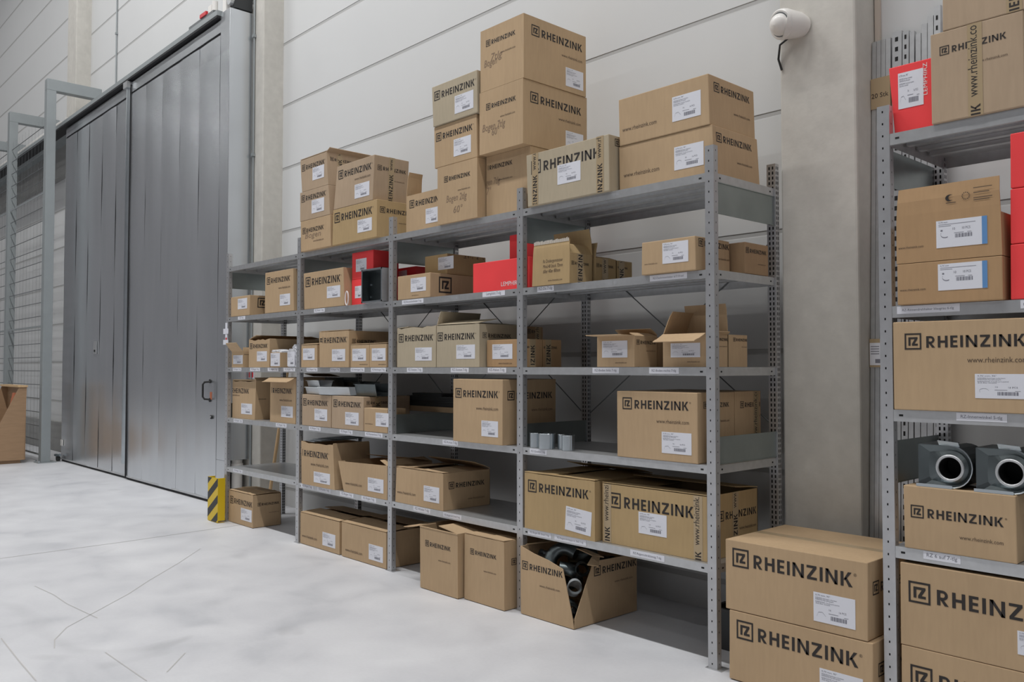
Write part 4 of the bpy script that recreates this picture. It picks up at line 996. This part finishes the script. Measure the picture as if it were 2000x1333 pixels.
def burst_carton():
    t = thing('cardboard_box', 'burst open carton full of dark pipe elbows on the floor under the right bay', 'box', (-1.05, .22, 0), 'cartons on the floor under the rack')
    m = MB(); y = -.04; c = 'k'
    front = [(-1.254, y, .004), (-.835, y, .004), (-.845, y, .06), (-.917, y, .315), (-1.03, y, .345), (-1.15, y, .365), (-1.257, y, .392)]
    m.prism(front, (0, .004, 0), c)
    x = -.835
    side = [(x, y + .004, .004), (x, .50, .004), (x, .50, .335), (x, .165, .345), (x, .115, .337), (x, y + .01, .06)]
    m.prism(side, (-.004, 0, 0), c)
    m.prism([(-.839, .496, .004), (-1.254, .496, .004), (-1.254, .496, .39), (-.839, .496, .36)], (0, -.004, 0), c)
    m.prism([(-1.254, .492, .004), (-1.254, -.036, .004), (-1.254, -.036, .392), (-1.254, .492, .392)], (.004, 0, 0), c)
    m.box(-1.25, -.839, -.035, .492, .004, .008, c)
    pm = m; s, ps = logo(.325)
    for q in ps:
        Q = [(-1.243 + a, .262 + b * 1.0 - a * .0) for a, b in q]
        pm.poly([(a, y - EPS, z) for a, z in Q], 'ink')
    vs, fs, hw = glyphs('www.rheinzink.com'); w = .16
    pm.raw([(-1.10 + a * w, y - EPS, .185 + b * w) for a, b in vs], fs, 'thin_ink')
    s, ps = logo(.37)
    for q in ps: pm.poly([(x + EPS, .125 + a, .262 + b) for a, b in q if True], 'ink')
    pm.raw([(x + EPS, .30 + a * w, .20 + b * w) for a, b in vs], fs, 'thin_ink')
    m.build('box_body', t)
    fm = MB(); fm.prism([(-1.254, .0, .393), (-1.254, .49, .393), (-1.20, .47, .402), (-1.17, .17, .40), (-1.21, .05, .40)], (0, 0, .004), c); fm.build('flap', t)
    fm = MB()
    P = [(-1.03, .10, .40), (-.93, .10, .40), (-.84, .12, .375), (-.80, .03, .345)]
    for a, b in zip(P, P[1:]):
        a = Vector(a); b = Vector(b); fm.prism([a, b, b + Vector((.03, .06, -.012)), a + Vector((.01, .05, -.006))], (0, 0, .005), c)
    fm.build('flap', t)
    fm = MB(); fm.prism([(-1.25, .49, .39), (-.85, .49, .37), (-.85, .40, .43), (-1.25, .40, .44)], (0, 0, .004), c); fm.build('flap', t)
    # pipe elbows inside
    def elbow(c0, d0, d1, r, key, lab, R=None, arc=1.0):
        c0 = Vector(c0); d0 = Vector(d0).normalized(); d1 = Vector(d1).normalized()
        R = R or r * 1.5
        pts = [c0 - d0 * r * .9]
        n = 8; ax = d0.cross(d1).normalized(); ang = d0.angle(d1) * arc
        p = c0.copy(); d = d0.copy()
        for i in range(n + 1):
            pts.append(p.copy()); d = Matrix.Rotation(ang / n, 3, ax) @ d; p = p + d * (R * ang / n)
        pts.append(p + d * r * .5)
        e = MB(); e.sweep(pts, r, key, 20, caps=False); e.sweep(pts, r * .95, 'hole' if key == 'weathered_and_shade' else key, 20, caps=False)
        for q, dd in ((pts[0], (pts[1] - pts[0]).normalized()), (pts[-1], (pts[-1] - pts[-2]).normalized())):
            e.sweep([q - dd * .002, q + dd * .004], r * 1.05, key, 20, caps=False)
        tag(e.build('pipe_elbow', smooth=True), lab, 'pipe elbow', 'pipe elbows in the burst carton')
    E = [((-1.085, .03, .318), (-.25, .35, .9), (.95, .35, -.2), .038, 'weathered_and_shade', 'dark pipe elbow arching over the front edge of the burst carton', .085),
         ((-.875, .07, .312), (-.75, .65, .1), (-.6, .5, -.6), .036, 'weathered_and_shade', 'dark pipe elbow with its mouth at the right rim of the burst carton', .05),
         ((-.882, .02, .222), (-.7, .7, .05), (-.6, .3, -.8), .037, 'galv', 'bright zinc pipe elbow showing through the torn corner of the burst carton', .06),
         ((-.985, .055, .290), (.75, .65, -.1), (.3, .9, -.5), .037, 'weathered_and_shade', 'dark pipe elbow between the arching one and the bright one, burst carton', .05),
         ((-.890, .01, .085), (-.5, .85, .05), (-.9, .3, .3), .036, 'weathered_and_shade', 'dark pipe elbow at the bottom of the torn corner of the burst carton', .05),
         ((-1.20, .10, .325), (.3, .8, -.3), (.9, .3, -.3), .030, 'zinc', 'small shiny pipe elbow at the left inside the burst carton', .05),
         ((-1.12, .30, .30), (.9, .2, .1), (.2, .9, .2), .045, 'weathered_and_shade', 'dark pipe elbow at the rear left of the burst carton', .06),
         ((-.97, .36, .28), (.5, .7, .1), (.9, .1, .1), .04, 'weathered_and_shade', 'dark pipe elbow at the rear right of the burst carton', .04),
         ((-1.02, .14, .20), (.2, .9, .1), (-.7, .6, .0), .045, 'weathered_and_shade', 'dark pipe elbow lying under the others in the middle of the burst carton', .06)]
    for e in E: elbow(*e[:6], R=e[6])

# ------------------------------------------------------------------ loose metal goods
def gutter_piece(x, y, z, L, w, h, rot, tilt, key, lab):
    """a folded sheet trough lying open side up"""
    m = MB(); T = .0015
    n = 8
    prof = [(-w / 2 - .012, h - .004), (-w / 2, h)] + [(-w / 2 + w * .12 * i / 2, h - (h) * i / 2) for i in (1, 2)] + [(w / 2 - w * .12, 0), (w / 2 - w * .06, h / 2), (w / 2, h), (w / 2 + .012, h - .004)]
    A = [(a, b) for a, b in prof]
    for (a, b) in zip(A, A[1:]):
        dn = Vector((b[0] - a[0], 0, b[1] - a[1])).cross(Vector((0, 1, 0))).normalized() * T
        m.prism([(a[0], -L / 2, a[1]), (b[0], -L / 2, b[1]), (b[0], L / 2, b[1]), (a[0], L / 2, a[1])], dn, key)
    m.prism([(-w / 2, L / 2, h)] + [(a, L / 2, b) for a, b in A[2:-1]], (0, T, 0), key)
    o = m.build('gutter_piece')
    o.location = (x, y, z); o.rotation_euler = (math.radians(tilt), 0, math.radians(rot))
    return tag(o, lab, 'gutter piece', 'folded gutter pieces piled on the fourth shelf')

def metal_goods():
    # pile over the two cartons in the second bay
    gutter_piece(-3.73, .075, 1.2165, .30, .13, .055, 84, 0, 'galv', 'lowest bright gutter piece at the left of the pile above the second-bay cartons')
    gutter_piece(-3.41, .055, 1.2165, .38, .12, .060, 97, 0, 'galv', 'long bright gutter piece bridging the two second-bay cartons')
    gutter_piece(-3.76, .085, 1.275, .30, .12, .050, 78, 0, 'galv', 'upper bright gutter piece at the left of the pile above the second-bay cartons')
    gutter_piece(-3.42, .27, 1.2165, .40, .16, .10, 74, 0, 'weathered_and_shade', 'dull gutter piece at the back of the pile on the second-bay cartons')
    gutter_piece(-3.05, .13, 1.2165, .26, .16, .09, 92, 0, 'weathered_and_shade', 'dark gutter piece at the right of the pile on the second-bay cartons')
    gutter_piece(-3.78, .30, 1.2165, .30, .14, .13, 88, 0, 'weathered_and_shade', 'dark gutter piece behind the two bright ones in the second bay')
    # zinc sheets standing in the open carton on the fifth shelf
    for i, (x, dx, top, lab) in enumerate(((-3.84, .10, .862, 'leftmost bright zinc sheet in the open carton on the fifth shelf'),
                                           (-3.78, .12, .856, 'second zinc sheet in the open carton on the fifth shelf'),
                                           (-3.70, .15, .866, 'third zinc sheet in the open carton on the fifth shelf'),
                                           (-3.60, .13, .872, 'rightmost zinc sheet in the open carton on the fifth shelf'))):
        m = MB(); key = 'zinc' if i < 2 else 'weathered_and_shade'
        z0 = .836 + .012 * i
        m.prism([(x, .02 * i, z0 + .003), (x + dx + .05, .02 * i, z0), (x + dx + .09, .31, z0 + .004), (x + .03, .31, z0 + .007)], (0, 0, .002), key)
        tag(m.build('zinc_sheet'), lab, 'sheet', 'zinc sheets in the open carton')
    # short tubes at the left end of the fourth shelf, right bay
    for x, y, r, h, lab in ((-1.215, .045, .036, .085, 'short zinc tube nearest the fourth post on the fourth shelf'),
                            (-1.115, .035, .048, .088, 'widest short zinc tube standing on the fourth shelf'),
                            (-1.025, .085, .036, .086, 'short zinc tube half hidden behind the widest one on the fourth shelf'),
                            (-.955, .045, .036, .086, 'rightmost short zinc tube standing on the fourth shelf')):
        m = MB(); z = S[4] + .0005
        m.sweep([(x, y, z), (x, y, z + h)], r, 'zinc', 28, caps=False); m.sweep([(x, y, z), (x, y, z + h)], r * .95, 'weathered_and_shade', 28, caps=False)
        m.sweep([(x, y, z + h - .004), (x, y, z + h)], [r * 1.06, r * 1.02], 'zinc', 28, caps=False)
        if r > .04: m.sweep([(x, y, z + h * .6), (x, y, z + h)], [r * .55, r * .5], 'zinc', 20, caps=False)
        m.sweep([(x + r * .99, y - .01, z), (x + r * .99, y - .01, z + h)], .004, 'zinc', 6)
        tag(m.build('zinc_tube', smooth=True), lab, 'tube', 'short zinc tubes on the fourth shelf')
    # open steel case beside the red boxes
    t = thing('steel_case', 'open galvanised steel case standing in front of the red boxes', 'case', (-2.84, .0, 1.9006))
    m = MB(); x0, x1, y0, y1, z0, z1 = -2.972, -2.706, -.03, .045, 1.901, 2.147; e = .012
    m.box(x0, x0 + .003, y0, y1, z0, z1, 'steel'); m.box(x1 - .003, x1, y0, y1, z0, z1, 'steel'); m.box(x0, x1, y0, y1, z0, z0 + .003, 'steel'); m.box(x0, x1, y0, y1, z1 - .003, z1, 'steel')
    m.box(x0, x1, y1 - .003, y1, z0, z1, 'weathered_and_shade'); m.box(x0 + .0032, x0 + .0042, y0, y1 - .004, z0 + .004, z1 - .004, 'weathered_and_shade'); m.box(x1 - .0042, x1 - .0032, y0, y1 - .004, z0 + .004, z1 - .004, 'weathered_and_shade')  # back and inner linings darkened to paint in the shade inside the case
    m.build('case_shell', t)
    m = MB(); m.box(x0, x0 + e, y0 - .002, y0, z0, z1, 'zinc'); m.box(x1 - e, x1, y0 - .002, y0, z0, z1, 'zinc'); m.box(x0, x1, y0 - .002, y0, z0, z0 + e, 'zinc'); m.box(x0, x1, y0 - .002, y0, z1 - e, z1, 'zinc')
    m.build('rim', t)
    for z in (1.95, 2.04):
        m = MB(); m.tube((x0 + .02, y1 - .004, z), (x0 + .02, y1 - .01, z), .008, 'zinc'); m.build('rivet', t)
    m = MB(); pts = [(-3.215 + .022 * math.cos(a), -.004, 1.955 + .052 * math.sin(a)) for a in [2 * PI * i / 24 for i in range(25)]]
    m.sweep(pts, .005, 'white_plastic', 8); tag(m.build('white_ring', smooth=True), 'white ring leaning at the lower left of the red boxes', 'ring')
    # flat carton and dark stack lying across the plates at the back of the third bay
    m = MB(); m.box(-3.15, -2.12, .43, .555, 1.0975, 1.137, 'k'); o = m.build('flat_carton', bevel=.002)
    tag(o, 'long flat brown carton at the back of the fourth shelf, behind the big upright carton', 'box')
    for i, (a, b, z, h) in enumerate(((-3.1, -2.42, 1.1375, .04), (-3.05, -2.46, 1.178, .035), (-2.98, -2.62, 1.2135, .022))):
        m = MB(); m.box(a, b, .44, .55, z, z + h, 'felt'); m.box(a, b, .437, .44, z + h - .006, z + h - .002, 'weathered_and_shade')
        tag(m.build('dark_panel'), ['lowest', 'middle', 'top'][i] + ' dark metal panel stacked on the long flat carton', 'panel', 'dark panels on the flat carton')
    # black crate at the rear of the floor, right bay
    t = thing('black_crate', 'black crate on the floor behind the end post of the long rack', 'crate', (-.05, .45, 0))
    m = MB(); x0, x1, y0, y1 = -.17, .115, .28, .55
    m.box(x0, x1, y0, y1, .0, .012, 'felt'); m.box(x0, x0 + .01, y0, y1, .012, .2, 'felt'); m.box(x1 - .01, x1, y0, y1, .012, .2, 'felt'); m.box(x0, x1, y0, y0 + .01, .012, .2, 'felt'); m.box(x0, x1, y1 - .01, y1, .012, .2, 'felt')
    m.build('crate_body', t); m = MB()
    m.box(x0 - .006, x1 + .006, y0 - .006, y0 + .012, .19, .205, 'black'); m.box(x0 - .006, x1 + .006, y1 - .012, y1 + .006, .19, .205, 'black'); m.box(x1 - .012, x1 + .006, y0, y1, .19, .205, 'black'); m.box(x0 - .006, x0 + .012, y0, y1, .19, .205, 'black'); m.build('crate_rim', t)

def small_packs():
    # labelled small box wrapped in film, and a film pack, middle shelf, leftmost bay
    def crumple(m, x0, x1, y0, y1, z0, z1, rnd, amp, key='film'):
        n = 6; vs = []; fs = []
        for k in range(3):
            pass
        nx, ny, nz = 5, 4, 5
        idx = {}
        for i in range(nx + 1):
            for j in range(ny + 1):
                for l in range(nz + 1):
                    if i in (0, nx) or j in (0, ny) or l in (0, nz):
                        top = amp * (2.2 if l == nz else .6)
                        idx[i, j, l] = len(vs)
                        vs.append((x0 + (x1 - x0) * i / nx + rnd.uniform(-amp, amp) * .5, y0 + (y1 - y0) * j / ny + (rnd.uniform(0, amp) if j == 0 else 0), z0 + (z1 - z0) * l / nz + (rnd.uniform(-top, top) if l else 0)))
        for i in range(nx):
            for l in range(nz):
                fs.append((idx[i, 0, l], idx[i + 1, 0, l], idx[i + 1, 0, l + 1], idx[i, 0, l + 1])); fs.append((idx[i, ny, l + 1], idx[i + 1, ny, l + 1], idx[i + 1, ny, l], idx[i, ny, l]))
        for j in range(ny):
            for l in range(nz):
                fs.append((idx[0, j, l + 1], idx[0, j + 1, l + 1], idx[0, j + 1, l], idx[0, j, l])); fs.append((idx[nx, j, l], idx[nx, j + 1, l], idx[nx, j + 1, l + 1], idx[nx, j, l + 1]))
        for i in range(nx):
            for j in range(ny):
                fs.append((idx[i, j, nz], idx[i + 1, j, nz], idx[i + 1, j + 1, nz], idx[i, j + 1, nz])); fs.append((idx[i, j + 1, 0], idx[i + 1, j + 1, 0], idx[i + 1, j, 0], idx[i, j, 0]))
        m.raw(vs, fs, key)
    z = S[3] + .0006
    t = thing('small_carton', 'small carton with crumpled film on top, left of the second post on the middle shelf', 'box', (-4.33, .1, z), 'cartons on the middle shelf')
    m = MB(); m.box(-4.424, -4.247, -.01, .25, z, z + .125, 'k'); m.build('box_body', t, bevel=.003)
    m = MB(); crumple(m, -4.42, -4.25, .0, .24, z + .126, z + .145, random.Random(3), .006); m.build('film', t)
    o = bpy.data.objects.new('shipping_label', sticker_mesh('S')); COL.objects.link(o); o.parent = t
    o.location = Vector((-4.418, -.011, z + .01)) - Vector(t.location); o.scale = (.165, 1, .112)
    t = thing('film_pack', 'pack wrapped in clear crumpled film against the second post on the middle shelf', 'pack', (-4.05, .1, z))
    m = MB(); crumple(m, -4.14, -3.995, -.002, .22, z + .001, z + .145, random.Random(5), .008); m.build('film', t)
    o = bpy.data.objects.new('shipping_label', sticker_mesh('S2')); COL.objects.link(o); o.parent = t
    o.location = Vector((-4.13, -.006, z + .01)) - Vector(t.location); o.scale = (.125, 1, .12)
    m = MB(); crumple(m, -4.06, -3.995, .0, .1, z + .15, z + .172, random.Random(8), .009); m.build('loose_film', t)

def zinc_outlets():
    for i, (x0, lab) in enumerate(((.978, 'zinc gutter outlet with a round hole, left one on the right rack carton'), (1.19, 'zinc gutter outlet with a round hole, right one cut by the photo edge'))):
        t = thing('gutter_outlet', lab, 'gutter outlet', (x0 + .1, .06, .961), 'zinc gutter outlets')
        z0 = .961; W = .20; H = .165; y0 = -.0; D = .20
        n = 14; out = []
        r = H / 2
        out = [(x0, z0 + H), (x0, z0)]
        for k in range(n + 1):
            a = -PI / 2 + PI * k / n; out.append((x0 + W - r + r * math.cos(a), z0 + r + r * math.sin(a)))
        cx, cz, hr = x0 + W * .60, z0 + r * .95, .047
        # front plate: ring of quads from outline to hole
        m = MB(); N = 40
        def ray(a):
            d = (math.cos(a), math.sin(a)); best = None
            for p, q in zip(out, out[1:] + out[:1]):
                ex, ez = q[0] - p[0], q[1] - p[1]; det = d[0] * (-ez) + d[1] * ex
                if abs(det) < 1e-9: continue
                tx = ((p[0] - cx) * (-ez) + (p[1] - cz) * ex) / det; s = (d[0] * (p[1] - cz) - d[1] * (p[0] - cx)) / det
                if tx > 0 and -1e-6 <= s <= 1 + 1e-6: best = tx if best is None else min(best, tx)
            return (cx + d[0] * best, cz + d[1] * best)
        for k in range(N):
            a, b = 2 * PI * k / N, 2 * PI * (k + 1) / N
            A, Bq = ray(a), ray(b)
            for (f0, f1) in ((0, .5), (.5, 1)):
                def pt(q, P, f):
                    hx, hz = cx + hr * math.cos(q), cz + hr * math.sin(q)
                    return (hx + (P[0] - hx) * f, y0 + .02 + .010 * math.sin(PI * f), hz + (P[1] - hz) * f)
                m.poly([pt(a, A, f0), pt(a, A, f1), pt(b, Bq, f1), pt(b, Bq, f0)], 'weathered_and_shade')
        m.build('face_plate', t, smooth=True)
        m = MB()
        for p, q in zip(out[1:], out[2:]): m.poly([(p[0], y0 + .02, p[1]), (q[0], y0 + .02, q[1]), (q[0], y0 + D, q[1]), (p[0], y0 + D, p[1])], 'weathered_and_shade')
        m.box(x0, x0 + .002, y0 + .02, y0 + D, z0, z0 + H, 'weathered_and_shade'); m.box(x0, x0 + W * .45, y0 + .02, y0 + D, z0 + H - .002, z0 + H, 'weathered_and_shade')
        m.build('shell', t, smooth=True)
        m = MB(); rr = [(cx + hr * math.cos(2 * PI * k / 32), y0 + .016, cz + hr * math.sin(2 * PI * k / 32)) for k in range(33)]
        m.sweep(rr, .006, 'steel', 10); m.sweep([(cx, y0 + .016, cz), (cx, y0 + .12, cz)], hr * .97, 'hole', 32, caps=False); m.tube((cx, y0 + .12, cz), (cx, y0 + .121, cz), hr * .97, 'hole', 32)
        m.build('spigot', t, smooth=True)
        m = MB(); m.box(x0 - .002, x0 + W * .66, y0 + .002, y0 + .02, z0, z0 + .003, 'zinc'); m.box(x0 - .002, x0 + W * .66, y0 + .001, y0 + .003, z0, z0 + .012, 'zinc'); m.build('bottom_lip', t)
        m = MB(); m.prism([(x0 + W * .40, y0 + .018, z0 + H), (x0 + W * .78, y0 + .018, z0 + H - .004), (x0 + W * .78, y0 + .002, z0 + H + .012), (x0 + W * .40, y0 + .002, z0 + H + .018)], (0, 0, .002), 'zinc'); m.build('top_tab', t)
        pts = [(p[0], y0 + .018, p[1]) for p in out[2:]]
        m = MB(); m.sweep(pts, .003, 'zinc', 6); m.build('rolled_edge', t, smooth=True)

def leaning_profiles():
    def bar(x, w, d, top, key, perf, y_b, y_t):
        m = MB(); L = top
        # U section standing upright, leaning back
        def lean(z): return y_b + (y_t - y_b) * z / top
        f = MB()
        def strip(xa, ya, xb, yb, k=key):
            f.poly([(xa, lean(0) + ya, .002), (xb, lean(0) + yb, .002), (xb, lean(L) + yb, L), (xa, lean(L) + ya, L)], k)
        strip(x, 0, x + w, 0); strip(x, d, x, 0); strip(x + w, 0, x + w, d)
        strip(x, d, x + w, d)
        f.poly([(x, lean(L), L), (x + w, lean(L), L), (x + w, lean(L) + d, L), (x, lean(L) + d, L)], key)
        if perf:
            z = .1
            while z < L - .03:
                yy = lean(z) - .0008; yz = lean(z + .022) - .0008
                f.poly([(x + w * .3, yy, z), (x + w * .62, yy, z), (x + w * .62, yz, z + .022), (x + w * .3, yz, z + .022)], 'hole'); z += .05
        return f
    yb, yt = .66, .785
    t = thing('profile_bundle', 'bundle of grey steel profiles bound with brown tape, leaning right of the big column', 'profile bundle', (.49, .7, 0))
    for x, w in ((.4735, .021), (.4965, .021), (.5195, .021), (.5425, .024)):
        bar(x, w, .026, 3.08, 'steel', False, yb, yt).build('profile', t)
    for z0, z1 in ((2.73, 2.885), (1.43, 1.57)):
        y = yb + (yt - yb) * z0 / 3.1 - .002
        m = MB(); m.box(.471, .568, y - .002, y + .045, z0, z1, 'tape')
        m.build('tape_wrap', t)
    m = MB(); y = yb + (yt - yb) * 1.43 / 3.1 - .002; m.box(.473, .54, y - .0032, y - .0022, 1.44, 1.55, 'paper')
    for k in range(4): m.box(.478, .52, y - .0036, y - .0032, 1.53 - .012 * k, 1.534 - .012 * k, 'toner')
    m.box(.5, .53, y - .0036, y - .0032, 1.45, 1.47, 'toner')
    m.build('bundle_label', t)
    vs, fs, hw = glyphs('20 Stk'); m = MB(); y = yb + (yt - yb) * 2.73 / 3.1 - .002
    m.raw([(.475 + a * .085, y - .0028, 2.785 + b * .085) for a, b in vs], fs, 'ink'); m.build('tape_writing', t)
    L = [(.575, .047, 3.10, True, 'wide perforated profile just right of the taped bundle'), (.626, .030, 3.09, True, 'second perforated profile from the taped bundle'),
         (.660, .022, 3.08, False, 'narrow plain profile right of the two perforated ones'), (.688, .025, 3.06, False, 'fourth loose profile from the taped bundle, behind the right rack'),
         (.717, .026, 3.10, False, 'fifth loose profile from the taped bundle, behind the right rack'), (.746, .026, 3.13, False, 'sixth loose profile from the taped bundle, behind the right rack'),
         (.776, .030, 3.17, True, 'perforated profile beside the rear post of the right rack')]
    for x, w, top, perf, lab in L:
        tag(bar(x, w, .026, top, 'steel', perf, yb, yt).build('steel_profile'), lab, 'profile', 'loose steel profiles leaning on the wall')

# ------------------------------------------------------------------ build everything
setting(); sliding_door(); conduits(); fence(); main_rack(); right_rack()
for i_, rec_ in enumerate(BOXES): carton(rec_, i_)
burst_carton(); metal_goods(); small_packs(); zinc_outlets(); leaning_profiles()
rubbing_guard(); presence_sensor(); left_bin(); wooden_pole(); wall_notice()
